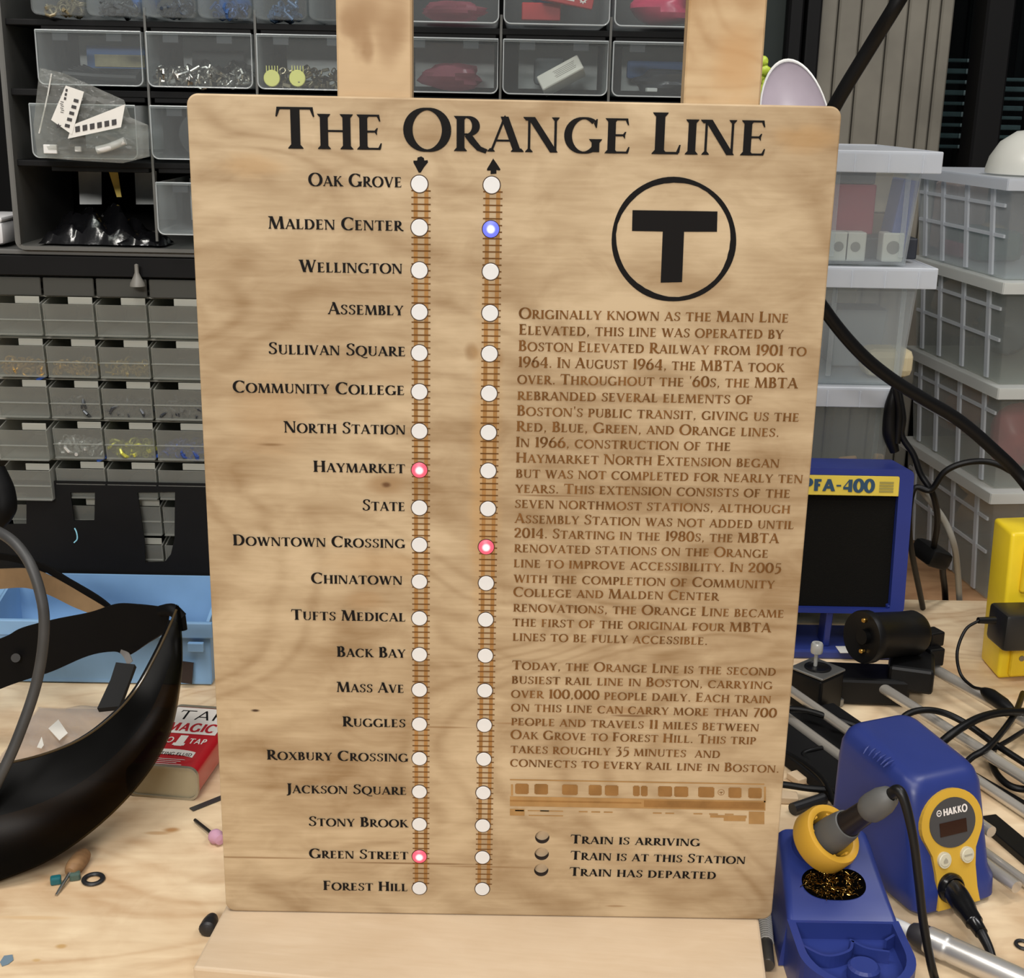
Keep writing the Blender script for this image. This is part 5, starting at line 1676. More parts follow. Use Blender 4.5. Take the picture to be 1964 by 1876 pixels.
inbox(1830, 512, .030, (.022, .09, .022), 'pink_strip', mat('pink_strip', (150, 70, 90), .5), 'dull pink strip beside the green block in the topmost ribbed box', 'strip', 0)
inbox(1900, 445, .085, (.05, .10, .05), 'foil_pouch', mat('foil', (214, 196, 150), .25, .7, bump=.6, bscale=60), 'crinkled pale gold pouch above the green block in the topmost ribbed box', 'pouch', 0, blob=True)
inbox(1830, 690, .10, (.08, .18, .09), 'brown_bundle', mat('brown_bundle', (134, 104, 86), .7), 'brown bundle in the second ribbed box', 'bundle', 1, blob=True)
inbox(1925, 690, .10, (.08, .09, .10), 'slate_roll', mat('slate_roll', (96, 106, 114), .5), 'slate grey roll in the second ribbed box, near its front', 'roll', 1, blob=True)
inbox(1830, 850, .09, (.08, .13, .09), 'orange_bundle', mat('rust_bundle', (160, 110, 82), .6), 'rust brown bundle in the third ribbed box', 'bundle', 2, blob=True)
inbox(1945, 830, .07, (.07, .05, .10), 'red_white_bag', mat('red_bag', (168, 60, 66), .4), 'red bag in the third ribbed box at the right edge', 'bag', 2, blob=True)
inbox(1790, 1010, .10, (.08, .12, .08), 'dark_bundle', mat('dark_bundle', (58, 52, 50), .6), 'dark bundle in the lowest ribbed box', 'bundle', 3, blob=True)
# translucent dome on top of the far stack
c = ay(1966, 330, .96)
c.z = zz[0] + .0008
d_ = MB().lathe([(.066, 0), (.066, .006), (.062, .022), (.05, .042), (.03, .056), (.00001, .060), (.00001, .058), (.029, .054), (.048, .040), (.060, .020), (.064, .0)], c + Vector((.014, 0, .0008)), (0, 0, 1), 40)
tag(d_.build('plastic_dome', clear('milky_white', tint=(240, 240, 236), body=(236, 236, 230), amount=.75, rough=.3, frost=.4, edge=.2), None, True), 'milky white plastic bowl upside down on the far stack of ribbed boxes', 'bowl')

# ---------------------------------------------------------------- white oval dish and lime bottle behind the sign
ds = thing('white_dish', 'white oval dish standing on edge behind the sign, right of the right easel upright', 'dish', ay(1528, 300, 1.02))
c = ay(1527, 250, 1.02)
n_ = Vector((-.28, -1, .18)).normalized()
m = MB()
sc_ = Matrix.Translation(c) @ n_.to_track_quat('Z', 'Y').to_matrix().to_4x4() @ Matrix.Rotation(.26, 4, 'Z') @ Matrix.Scale(.50, 4, (1, 0, 0)) @ Matrix.Scale(1.02, 4, (0, 1, 0))
m.M = sc_
m.lathe([(.00001, -.004), (.070, -.004), (.090, .004), (.094, .006), (.096, .004), (.090, -.004), (.070, -.009), (.00001, -.009)], (0, 0, 0), (0, 0, 1), 48)
m.build('dish_body', mat('dish_white', (180, 168, 178), .25), ds, True)
m = MB(sc_)
m.grid(lambda u, v: Vector((math.cos(u * 6.2832) * (.0945 + .0026 * math.cos(v * 6.2832)), math.sin(u * 6.2832) * (.0945 + .0026 * math.cos(v * 6.2832)), .006 + .0026 * math.sin(v * 6.2832))), 48, 8, True)
m.build('dish_rim', mat('rim_white', (240, 238, 234), .3), ds, True)
MB().box((ay(1530, 500, 1.06).x, 1.06, -.0262), (.05, .05, .006)).build('dish_stand', blk, ds)
m = MB().box((ay(1530, 500, 1.06).x, 1.06, (c.z - .04 - .024) / 2), (.012, .012, c.z - .04 + .024), bev=.001)
m.build('dish_post', blk, ds)
ds.children[-1]
q = ay(1463, 160, 1.10)
m = MB()
r = random.Random(4)
for k in range(9):
    m.blob((q.x + r.uniform(-.008, .012), 1.10 + r.uniform(-.01, .01), q.z + .03 - k * .012), (.008, .006, .008), k, .3, 10, 7)
m.cyl((q.x, 1.10, -.028), (q.x, 1.10, q.z + .02), .004)
tag(m.build('lime_flag', mat('lime_plastic', (186, 206, 70), .4), None, True), 'lime green plastic twist beside the white dish, right of the right upright', 'flag')

# ---------------------------------------------------------------- fume filter unit
hb = mat('tool_blue', (42, 56, 122), .36, spec=.45)
hb_dark = mat('tool_blue_frame', (36, 50, 122), .38)
py_ = mat('panel_yellow', (208, 166, 56), .45)
ff = thing('fume_filter', 'blue solder fume filter with black mesh front and yellow label strip', 'fume filter', (.43, .63, 0))
tl = ay(1757, 905, .605)
Fz1, Fz0 = ay(1757, 903, .612).z, ay(1745, 1180, .596).z
fx1 = .4870
fx0 = fx1 - .168
tilt = Matrix.Translation(Vector((0, .598, Fz0))) @ Matrix.Rotation(-.10, 4, 'X')
m = MB(tilt)
hh = (Fz1 - Fz0) / math.cos(.10)
m.prism(rrect(fx0, fx1, 0, hh, .008, 6), lambda a, z, h: Vector((a, h, z)), 0, .075, holes=[rrect(fx0 + .010, fx1 - .017, .006, hh - .008, .003, 4)])
m.build('filter_housing', hb_dark, ff, True)
m = MB(tilt)
m.box(((fx0 + fx1) / 2 - .0035, .012, hh / 2 - .014), (fx1 - fx0 - .027, .006, hh - .040), bev=.001)
m.build('filter_mesh', mat('filter_black', (20, 19, 17), .95, spec=.1, bump=.9, bscale=900), ff)
m = MB(tilt)
m.box(((fx0 + fx1) / 2 - .0035, .0022, hh - .0205), (fx1 - fx0 - .0265, .004, .0245), bev=.0008)
m.build('label_strip', mat('strip_yellow', (214, 190, 74), .5), ff)
def tp(a, z, h=0.0): return tilt @ Vector((a, h, z))
SERIF = False
ST, TH = .26, .22
m = MB()
lx0, lx1 = ay(1546, 925, .60).x, ay(1684, 925, .60).x
write(m, 'PFA-400', tp(lx0, hh - .0275, 0), tp(lx1, hh - .0275, 0), .0145, (0, -1, .1), small=1, lift=.0006)
m.build('model_lettering', mat('print_navy', (38, 70, 96), .5), ff)
m = MB()
bx0 = ay(1694, 925, .60).x
for k in range(4):
    m.add([tp(bx0, hh - .0150 - k * .0035, -.0004), tp(bx0 + .017, hh - .0150 - k * .0035, -.0004), tp(bx0 + .017, hh - .0174 - k * .0035, -.0004), tp(bx0, hh - .0174 - k * .0035, -.0004)], [(0, 1, 2, 3)])
m.build('fine_print', mat('print_olive', (150, 138, 70), .6), ff)
m = MB()
bxs = ay(1592, 1200, .60).x
m.hexa([(bxs - .004, .61, .012), (bxs + .004, .61, .012), (bxs + .004, .64, .012), (bxs - .004, .64, .012)], [(bxs - .005, .600, Fz0 + .004), (bxs + .003, .600, Fz0 + .004), (bxs + .003, .63, Fz0 + .004), (bxs - .005, .63, Fz0 + .004)], .001, 1)
m.build('stand_arm', hb_dark, ff)
m = MB()
m.hexa([(fx1 - .02, .625, .012), (fx1 - .004, .625, .012), (fx1 - .004, .66, .012), (fx1 - .02, .66, .012)], [(fx1 - .02, .60, Fz0 + .01), (fx1 - .003, .60, Fz0 + .01), (fx1 - .003, .66, Fz0 + .01), (fx1 - .02, .66, Fz0 + .01)], .001, 1)
m.build('stand_arm', hb_dark, ff)
MB().box(((fx0 + fx1) / 2, .64, .006), (.168, .085, .012), bev=.003).build('base_plate', hb, ff)
c = az(1630, 1246, .0126)
MB().box(c, (.030, .020, .0006), R=rotz(.05)).build('white_sticker', mat('sticker_white', (214, 212, 206), .6), ff)
MB(tilt).box(((fx0 + fx1) / 2 + .03, .0795, hh - .02), (.12, .012, .03), bev=.003).build('rear_vent', mat('grey_vent', (120, 122, 120), .5), ff)

# ---------------------------------------------------------------- slide assembly: black blocks, motor, rods
rodd = Vector((.385, -.923, 0))
sl = thing('linear_slide', 'black motor carriage on steel rods lying on the bench behind the soldering station', 'machine', (.40, .42, 0))
rod_m = mat('rod_steel', (206, 200, 190), .24, .62)
def rod(px, py, z, L, r=.0042, back=.02):
    p = az(px, py, z)
    return p - rodd * back, p + rodd * L
for (px, py, z, L, rr) in ((1662, 1300, .022, .40, .0062), (1776, 1274, .024, .40, .0064), (1530, 1334, .030, .30, .0054), (1512, 1378, .016, .34, .0056)):
    a, b = rod(px, py, z, L)
    MB().cyl(a, b, rr, n=16).build('guide_rod', rod_m, sl, True)
bk = mat('machine_black', (6, 6, 7), .48, spec=.3)
pc = az(1640, 1285, .02)
MB().box((.412, .492, .017), (.100, .050, .032), R=rotz(-.05), bev=.004).build('end_block', bk, sl)
MB().box((.470, .500, .034), (.050, .075, .030), R=rotz(-.3), bev=.004).build('carriage_block', bk, sl)
a, b = ay(1652, 1222, .475), ay(1775, 1212, .52)
ax = (b - a).normalized()
m = MB().lathe([(.00001, 0), (.0085, 0), (.0085, .006), (.0095, .006), (.0290, .0), (.0300, .002), (.0300, .010), (.0265, .016), (.0255, .06), (.0262, .078), (.0235, .084), (.00001, .084)], a, ax, 36)
m.build('motor_housing', bk, sl, True)
u, w, _ = frame_of(ax)
for px, py in ((1656, 1190), (1651, 1249)):
    c = ay(px, py, .47)
    MB().lathe([(.00001, -.001), (.0022, -.001), (.0028, 0), (.0028, .004)], c, ax, 12).build('brass_pin', mat('gold_pin', (212, 170, 90), .25, 1.0), sl)
m = MB().box(ay(1788, 1222, .53), (.02, .02, .018), R=rotz(.4), bev=.002).box(ay(1786, 1255, .52), (.02, .024, .022), R=rotz(.3), bev=.002)
m.build('connector_block', bk, sl)
mt = az(1572, 1292, .045)
Rm = rotz(.72)
MB().box((mt.x, mt.y + .01, .0225), (.043, .043, .044), R=Rm, bev=.003).build('stepper_motor', bk, sl)
fpl = MB().box((mt.x, mt.y + .01, .0462), (.044, .044, .003), R=Rm, bev=.0008, seg=1)
fpl.build('motor_flange', mat('flange_grey', (140, 140, 138), .4, .8), sl)
MB().lathe([(.015, 0), (.015, .001), (.0128, .0016), (.0115, .0006), (.0, .0006)], (mt.x, mt.y + .01, .0477), (0, 0, 1), 30).build('motor_boss', mat('boss_dark', (40, 40, 42), .3, .7), sl, True)
MB().lathe([(.0022, 0), (.0022, .016), (.0062, .016), (.0068, .018), (.0068, .026), (.0058, .028), (.0025, .028), (.0025, .024), (.00001, .024)], (mt.x - .002, mt.y + .014, .048), (0, 0, 1), 22).build('pulley', mat('pulley_white', (190, 190, 186), .35, .3), sl, True)
MB().box(az(1600, 1440, .008) , (.12, .17, .014), R=rotz(.395), bev=.002).build('black_plate', mat('plate_black', (15, 15, 16), .7, spec=.2, var=.1), sl)
MB().box(az(1600, 1346, .006), (.018, .012, .009), R=rotz(.4), bev=.001).build('metal_foot', mat('flange_grey', (140, 140, 138), .4, .8), sl)
for (p0, p1, r0, lb, z) in (((1900, 1514), (1990, 1570), .0055, 'steel rod right of the soldering station, upper one', .0062), ((1898, 1642), (1995, 1712), .0048, 'steel rod right of the soldering station, lower one', .0055)):
    a = az(*p0, z)
    tag(MB().cyl(a - rodd * .05, a + rodd * .16, r0, n=16).build('steel_rod', rod_m, None, True), lb, 'rod', 'loose steel rods')
for k, (p0, p1, wd, z, lb) in enumerate((((1890, 1570), (1990, 1655), .022, .004, 'black rail right of the soldering station below the upper loose rod'), ((1800, 1450), (1990, 1560), .010, .003, 'thin black rail behind the soldering station toward the right edge'))):
    a, b = az(*p0, z), az(*p1, z)
    d = b - a
    tag(MB().box((a + b) / 2, (d.length, wd, z * 2 - .0006), R=rotz(math.atan2(d.y, d.x)), bev=.001).build('black_rail', bk), lb, 'rail', 'loose black rails')

# ---------------------------------------------------------------- soldering station
A0 = Vector((.3500, .0600, .0))
th = math.radians(22.5)
us, vs = Vector((math.cos(th), math.sin(th), 0)), Vector((-math.sin(th), math.cos(th), 0))
def ss(a, b, z): return A0 + us * a + vs * b + Vector((0, 0, z))
stn = thing('soldering_station', 'rounded blue soldering station with yellow front panel and digital display', 'soldering station', ss(.04, .06, 0))
zt_ = .1135
zc_ = .004
secs = []   # body lofted upward from rounded-rectangle sections
def sect(a0, a1, b0, b1, z0, z1, r):
    P = rrect(a0, a1, b0, b1, r, 6)
    return [ss(p[0], p[1], z0 + (z1 - z0) * ((p[1] - b0) / (b1 - b0))) for p in P]
S = [sect(.001, .082, .003, .132, .002, .002, .012), sect(-.002, .085, 0, .135, .006, .006, .013), sect(-.002, .085, .002, .135, .022, .022, .013), sect(.001, .082, .007, .133, .030, .030, .012),
     sect(.0015, .0815, .024, .133, .086, .090, .012), sect(.002, .081, .0275, .132, .0995, .106, .013), sect(.0045, .0785, .0315, .129, .1075, .116, .014), sect(.009, .075, .036, .125, .1115, .1205, .013), sect(.015, .070, .042, .120, .1130, .1222, .012)]
m = MB()
nS = len(S[0])
V = [p for s_ in S for p in s_]
Fc = []
for i in range(len(S) - 1):
    for j in range(nS):
        Fc.append((i * nS + j, i * nS + (j + 1) % nS, (i + 1) * nS + (j + 1) % nS, (i + 1) * nS + j))
Fc += [tuple(range(nS - 1, -1, -1)), tuple((len(S) - 1) * nS + j for j in range(nS))]
m.add(V, Fc)
m.build('station_body', hb, stn, True)
# front plane: leans back by 17 mm over 56 mm
def fr(a, z, out=0.0):
    b = .007 + (z - .030) * (.017 / .057)
    n = (-vs * .958 + Vector((0, 0, .287)))
    return ss(a, b, z) + n * out
ca = .0400
pan = []
for i in range(25):
    t = math.radians(-30 + 240 * i / 24)
    pan.append((ca + .0320 * math.cos(t), .0735 + .0280 * math.sin(t)))
pan += [(ca - .0230, .050), (ca - .0212, .036), (ca - .0205, .018), (ca - .022, .006), (ca + .022, .006), (ca + .0205, .018), (ca + .0205, .036), (ca + .0225, .050)]
m = MB().prism(pan, lambda a, z, h: fr(a, z, h), -.004, .0028)
m.build('front_panel', py_, stn)
m = MB().prism([(ca + .0240 * math.cos(6.2832 * i / 40), .0742 + .0202 * math.sin(6.2832 * i / 40)) for i in range(40)], lambda a, z, h: fr(a, z, h), .0, .0034)
disp = m.build('display_bezel', mat('bezel_grey', (68, 68, 70), .4), stn)
MB().prism([(ca - .0140, .0645), (ca + .0140, .0645), (ca + .0140, .0755), (ca - .0140, .0755)], lambda a, z, h: fr(a, z, h), .0030, .0038).build('display_window', mat('display_brown', (46, 22, 14), .15), disp)
ST, TH = .26, .22
m = MB()
write(m, 'HAKKO', fr(ca - .0095, .0810, .0034), fr(ca + .0160, .0810, .0034), .0058, (-vs * .958 + Vector((0, 0, .287))), small=1, lift=.0003, gap=.02)
cc = fr(ca - .0125, .0751, .0037)
m.add([fr(ca - .0136 + r_ * math.cos(q_ * .3927), .0839 + r_ * math.sin(q_ * .3927), .0037) for q_ in range(16) for r_ in (.0027, .0018)], [(2 * q_, 2 * ((q_ + 1) % 16), 2 * ((q_ + 1) % 16) + 1, 2 * q_ + 1) for q_ in range(16)])
m.add([fr(ca - .0136 + a_, .0839 + z_, .0037) for a_, z_ in ((-.001, -.0004), (.001, -.0004), (.001, .0004), (-.001, .0004))], [(0, 1, 2, 3)])
m.build('logo_lettering', mat('print_white', (232, 226, 222), .6), disp)
for a_ in (-.0125, .0115):
    b_ = MB().prism(circ(ca + a_, .0460, .0066, 24), lambda a, z, h: fr(a, z, h), .001, .0050)
    b_.lathe([(.0058, 0), (.005, .0006), (.00001, .0007)], fr(ca + a_, .0460, .0049), (-vs * .958 + Vector((0, 0, .287))), 24)
    bo = b_.build('push_button', mat('button_ivory', (206, 200, 176), .4), stn)
    mm = MB()
    if a_ < 0:
        mm.prism([(ca + a_ - .002, .0440), (ca + a_ + .0022, .0440), (ca + a_ + .0022, .0460), (ca + a_ + .0004, .0482), (ca + a_ - .002, .0460)], lambda a, z, h: fr(a, z, h), .0054, .0060)
    else:
        mm.prism([(ca + a_ - .004, .0454), (ca + a_ + .004, .0454), (ca + a_ + .004, .0466), (ca + a_ - .004, .0466)], lambda a, z, h: fr(a, z, h), .0054, .0060)
    mm.build('button_mark', mat('button_grey', (164, 158, 140), .5), bo)
m = MB()
for k in range(6):
    q0, q1 = ((1656, 1446, 1667, 1431), (1666, 1450, 1679, 1436), (1674, 1455, 1689, 1442), (1682, 1461, 1699, 1448), (1689, 1467, 1709, 1453), (1694, 1472, 1714, 1459))[k][:2], ((1656, 1446, 1667, 1431), (1666, 1450, 1679, 1436), (1674, 1455, 1689, 1442), (1682, 1461, 1699, 1448), (1689, 1467, 1709, 1453), (1694, 1472, 1714, 1459))[k][2:]
    a_, b_ = az(q0[0], q0[1], .1165 - .0008 * k), az(q1[0], q1[1], .1215 - .0008 * k)
    m.tube([a_, a_.lerp(b_, .5) + Vector((0, 0, .0008)), b_], [.0006, .0014, .0006], 8, 4)
m.build('vent_ridges', hb, stn, True)
# connector on the front and its cable
pl = thing('iron_connector', 'black round connector and cable plugged into the front of the soldering station', 'connector', ss(ca, -.01, .02))
c0 = fr(ca - .0085, .0225, .002)
nrm = (-vs * .958 + Vector((0, 0, .287)))
gb = mat('glossy_black', (14, 14, 15), .22)
e1 = az(1868, 1776, .017)
dd = (e1 - c0).normalized()
MB().lathe([(.00001, .0008), (.0128, .0008), (.0128, .004), (.0112, .006), (.0105, .0072), (.0095, .0072)], fr(ca - .0085, .0225, .0022), nrm, 28).build('socket_ring', gb, pl, True)
MB().lathe([(.0095, 0), (.0100, .010), (.0092, .024), (.0078, .030), (.0074, .040), (.0060, .0415), (.0054, .052), (.00001, .053)], c0 + nrm * .004, dd, 26).build('plug_body', gb, pl, True)
e0 = c0 + nrm * .004 + dd * .050
pts = [e0 - dd * .006, e0 + dd * .003, az(1898, 1822, .012), az(1908, 1858, .007), az(1914, 1910, .0045), az(1960, 2000, .004)]
MB().tube(pts, [.0046, .0044, .0036, .0028, .0026, .0026], 12, 8).build('cable', mat('black_rubber_cable', (12, 12, 13), .42, spec=.4), pl, True)

# ---------------------------------------------------------------- iron holder, with the iron in it
hd = thing('iron_holder', 'blue soldering iron holder with yellow ring, brass wool window and tray', 'iron holder', (.277, .02, 0))
cx_ = .2680
def hsec(y, w, z, r, zl=None):
    """cross-section in x-z at this depth: a flat deck with rounded shoulders"""
    P = []
    for i in range(7):
        t = math.radians(180 - 90 * i / 6)
        P.append((cx_ - w + r + r * math.cos(t), z - r + r * math.sin(t)))
    for i in range(7):
        t = math.radians(90 - 90 * i / 6)
        P.append((cx_ + w - r + r * math.cos(t), z - r + r * math.sin(t)))
    return [Vector((cx_ + (w + .004) * -1, y, .001))] + [Vector((p[0], y, p[1])) for p in P] + [Vector((cx_ + w + .004, y, .001))]
prof = [(.094, .034, .055, .006), (.092, .036, .064, .008), (.078, .038, .074, .009), (.066, .0385, .0705, .008), (.040, .040, .0600, .007), (.016, .0420, .0500, .006), (.002, .043, .0450, .005), (-.003, .0435, .0425, .005)]
S = [hsec(*p) for p in prof]
nS = len(S[0])
m = MB()
m.add([p for s_ in S for p in s_], [(i * nS + j, i * nS + j + 1, (i + 1) * nS + j + 1, (i + 1) * nS + j) for i in range(len(S) - 1) for j in range(nS - 1)] + [tuple(range(nS)), tuple((len(S) - 1) * nS + j for j in range(nS - 1, -1, -1))] + [(i * nS, (i + 1) * nS, (i + 1) * nS + nS - 1, i * nS + nS - 1) for i in range(len(S) - 1)])
deck = m.build('holder_body', hb, hd, True)
# tray: rounded plan with a recess and curved dividers
def plan(w, y0, y1, n=20):
    P = [(cx_ - w, y0), (cx_ - w, y0 - .02)]
    for i in range(n + 1):
        t = math.pi + math.pi * i / n
        P.append((cx_ + w * math.cos(t), y1 + .042 + (.042 if True else 0) * math.sin(t)))
    P += [(cx_ + w, y0 - .02), (cx_ + w, y0)]
    return P
out_ = plan(.0435, -.002, -.085)
in_ = plan(.0375, -.006, -.080)
m = MB().prism(out_, lambda a, b, h: Vector((a, b, h)), .001, .0425, holes=[in_])
m.prism(in_, lambda a, b, h: Vector((a, b, h)), .001, .028)
def wallseg(pts, h0, h1, t=.0022):
    P = smooth_path([Vector((p[0], p[1], h0)) for p in pts], 6)
    m.sheet(P, [Vector((p.x, p.y, h1)) for p in P], t)
wallseg([(cx_ - .038, -.026), (cx_ - .022, -.040), (cx_ - .004, -.034), (cx_ + .002, -.022)], .0275, .0385)
wallseg([(cx_ + .002, -.020), (cx_ + .012, -.030), (cx_ + .028, -.034)], .0275, .0385)
wallseg([(cx_ + .028, -.020), (cx_ + .038, -.012)], .0275, .0385)
m.lathe([(.00001, .012), (.010, .012), (.012, .010), (.012, 0)], (cx_ + .004, -.052, .0270), (0, 0, 1), 22)
m.build('tray', hb, hd)
# brass wool over a black oval sheet painting the shade inside the window
def dk(a, b, out=0.0):
    z = .0500 + (b - .016) * (.0100 / .024)
    return Vector((cx_ + a, b, z)) + Vector((0, -.385, .923)) * out
ov_ = []
for i in range(40):
    t = 2 * math.pi * i / 40
    x, y = .0255 * math.copysign(abs(math.cos(t)) ** .8, math.cos(t)), .0145 * math.copysign(abs(math.sin(t)) ** .9, math.sin(t))
    if math.sin(t) > 0: y -= .0045 * math.exp(-(x / .010) ** 2)
    ov_.append((x - .001, y + .0285))
m = MB()
m.add([dk(*p, .0006) for p in ov_], [tuple(range(40))])
wn = m.build('wool_window', mat('window_shade_black', (4, 3, 2), .95, spec=.02), hd)
r = random.Random(2)
wool = MB()
for k in range(260):
    while True:
        a_, b_ = r.uniform(-.026, .019), r.uniform(.014, .042)
        if ((a_ + .003) / .0225) ** 2 + ((b_ - .0275) / .0125) ** 2 < 1: break
    p = dk(a_, b_, .0011)
    pts = [p]
    d_ = Vector((r.uniform(-1, 1), r.uniform(-1, 1), r.uniform(-.1, .5))).normalized()
    for q in range(3):
        d_ = (d_ + Vector((r.uniform(-.8, .8), r.uniform(-.8, .8), r.uniform(-.4, .4)))).normalized()
        nx_ = pts[-1] + d_ * .0014
        a2, b2 = nx_.x - cx_, nx_.y
        k_ = max(dk(a2, b2, .0008).z, min(nx_.z, dk(a2, b2, .003).z))
        pts.append(Vector((nx_.x, nx_.y, k_)))
    wool.tube(pts, .00028, 5, 2)
w_ = wool.build('brass_wool', mat('brass_wool', (150, 118, 60), .22, 1.0, var=.5, vscale=300), hd, True)
w_['kind'] = 'stuff'
# yellow funnel
ir0 = ay(1588, 1606, .050)
ir1 = ay(1706, 1527, .012)
axi = (ir1 - ir0).normalized()
rc = ir0
m = MB().lathe([(.0255, -.012), (.0265, -.010), (.0262, .004), (.0248, .0075), (.0225, .0080), (.0195, .0070), (.0180, .004), (.0165, -.008), (.0165, -.012)], rc, axi, 40)
for k in range(8):
    t = k * math.pi / 4 + .2
    u, w, _ = frame_of(axi)
    q = rc + u * (math.cos(t) * .0185) + w * (math.sin(t) * .0185)
    m.box(q, (.0035, .0035, .010), R=axi.to_track_quat('Z', 'Y').to_matrix(), bev=.0006, seg=1)
m.build('funnel_ring', mat('funnel_yellow', (214, 164, 54), .45), hd, True)
m = MB().lathe([(.0150, -.030), (.0180, -.020), (.0220, -.012), (.0240, -.0118)], rc, axi, 32)
m.build('funnel_cup', hb, hd, True)
# the iron itself
ir = thing('soldering_iron', 'dark soldering iron with grey sleeves resting in the yellow holder ring', 'soldering iron', rc)
gs_ = mat('sleeve_grey', (92, 92, 90), .55)
MB().lathe([(.0080, -.018), (.0125, -.012), (.0142, -.004), (.0142, .008), (.0128, .022), (.0120, .026), (.0108, .0264)], rc, axi, 28).build('grip_sleeve', gs_, ir, True)
MB().lathe([(.0105, .026), (.0096, .034), (.0092, .050), (.0090, .054)], rc, axi, 26).build('barrel', mat('barrel_brown', (34, 28, 26), .35), ir, True)
MB().lathe([(.0090, .050), (.0112, .054), (.0116, .060), (.0110, .070), (.0085, .078), (.0052, .081), (.0052, .079), (.00001, .078)], rc, axi, 26).build('rear_sleeve', gs_, ir, True)
MB().cyl(rc + axi * -.030, rc + axi * -.016, .0026, n=12).build('tip', steel, ir)
tail = rc + axi * .078
MB().tube([tail - axi * .008, tail, ay(1722, 1516, .004), ay(1736, 1540, -.002), ay(1752, 1610, -.010), ay(1762, 1690, -.015), ay(1771, 1770, -.020), ay(1786, 1850, -.026), ay(1798, 1900, -.036), az(1830, 2060, .004), az(1900, 2200, .004)], [.0048, .0046, .0044, .0038] + [.0034] * 7, 12, 8).build('iron_cord', mat('black_rubber_cable', (12, 12, 13), .42, spec=.4), ir, True)

# ---------------------------------------------------------------- hand tools at the bottom right
kn = thing('aluminium_handpiece', 'aluminium handled tool with white tip lying between holder and soldering station', 'hand tool', az(1800, 1820))
a, b = az(1706, 1768, .0125), az(1998, 1902, .0115)
d = (b - a).normalized()
MB().lathe([(.00001, 0), (.0050, 0), (.0054, .0006), (.0054, .0175), (.0050, .018)], a, d, 20).build('white_tip', mat('white_plastic', (214, 214, 212), .4), kn, True)
MB().lathe([(.0050, .017), (.0075, .019), (.0098, .025), (.0104, .029), (.0104, .033)], a, d, 22).build('collar', mat('collar_dark', (56, 54, 56), .45), kn, True)
m = MB().lathe([(.0106, .033)] + [(.0108 + .00025 * (i % 2), .034 + i * .0009) for i in range(16)] + [(.0104, .050), (.0100, .052), (.0104, .054), (.0104, .15)], a, d, 30, True)
m.build('aluminium_barrel', mat('brushed_aluminium', (224, 222, 218), .36, .8), kn, True)
sp_ = thing('spring_pin', 'black pin wound with a steel spring beside the right end of the base board', 'pin', az(1468, 1820))
a, b = az(1464, 1748, .0062), az(1472, 1852, .0062)
d = (b - a).normalized()
MB().lathe([(.00001, -.02), (.0052, -.02), (.0054, 0), (.0056, (b - a).length - .012), (.0058, (b - a).length - .001), (.0052, (b - a).length), (.00001, (b - a).length)], a, d, 22).build('pin_body', mat('pin_dark', (84, 80, 74), .35, .5), sp_, True)
u, w, _ = frame_of(d)
pts = []
n = 17
n = int(((b - a).length * .80) / .0030)
for k in range(n * 10):
    t = k / 10
    pts.append(a + d * (-.012 + t * .0030) + u * (math.cos(t * 6.2832) * .0060) + w * (math.sin(t * 6.2832) * .0060))
MB().tube(pts, .0008, 6, 0).build('spring', mat('spring_bright', (214, 210, 202), .3, .35), sp_, True)
sp_.children[0]

# ---------------------------------------------------------------- yellow outlet box and its adapter
yb = thing('outlet_box', 'yellow upright outlet box at the right edge with screws in its front', 'outlet box', (.63, .56, 0))
yel = mat('safety_yellow', (236, 206, 40), .4)
y0 = .545
p0, p1 = ay(1912, 1310, y0), ay(1926, 1022, y0)
m = MB().hexa([(p0.x, y0, .001), (p0.x + .12, y0 + .02, .001), (p0.x + .12, y0 + .08, .001), (p0.x, y0 + .06, .001)], [(p0.x - .006, y0, p1.z), (p0.x + .114, y0 + .02, p1.z), (p0.x + .114, y0 + .08, p1.z), (p0.x - .006, y0 + .06, p1.z)], .005, 3)
m.build('box_body', yel, yb, True)
for za, zb__ in ((.006, .060), (.112, .176)):
    m = MB().box((p0.x + .040, y0 + .0035, (za + zb__) / 2), (.058, .008, zb__ - za), R=rotz(.165), bev=.003)
    m.build('outlet_plate', mat('plate_yellow', (226, 192, 36), .4), yb)
for z in (.030, .140):
    MB().lathe([(.0035, 0), (.0035, .0012), (.00001, .0016)], (p0.x + .024, y0 - .0030, z), (.16, -1, 0), 14).build('screw', mat('screw_grey', (130, 128, 120), .3, .9), yb)
ad = thing('power_adapter', 'black power adapter plugged into the yellow outlet box', 'power adapter', ay(1940, 1200, .51))
c0, c1 = ay(1908, 1166, .512), ay(1990, 1240, .512)
MB().box(((c0.x + c1.x) / 2 + .004, .515, (c0.z + c1.z) / 2), (c1.x - c0.x, .046, c0.z - c1.z - .002), R=rotz(.1), bev=.005).build('adapter_body', mat('adapter_black', (26, 26, 26), .4), ad, True)
c = ay(1908, 1190, .50)
MB().cyl(c, ay(1876, 1190, .495), .0045, .0036, 14).build('strain_relief', bk, ad, True)
sw0, sw1 = az(1882, 1322, .040), az(1945, 1366, .040)
MB().tube([ay(1878, 1190, .495), ay(1852, 1208, .49), ay(1836, 1250, .48), ay(1842, 1292, .47), az(1864, 1316, .036), sw0], .0018, 10).build('adapter_cord', bk, ad, True)
MB().tube([sw0, sw0.lerp(sw1, .12), sw0.lerp(sw1, .3), sw0.lerp(sw1, .7), sw0.lerp(sw1, .9), sw1], [.002, .0055, .0080, .0078, .005, .002], 12, 5).build('inline_switch', bk, ad, True)
MB().tube([sw1, az(1964, 1372, .004), az(2040, 1390, .003)], .0018, 8).build('switch_cord', bk, ad, True)

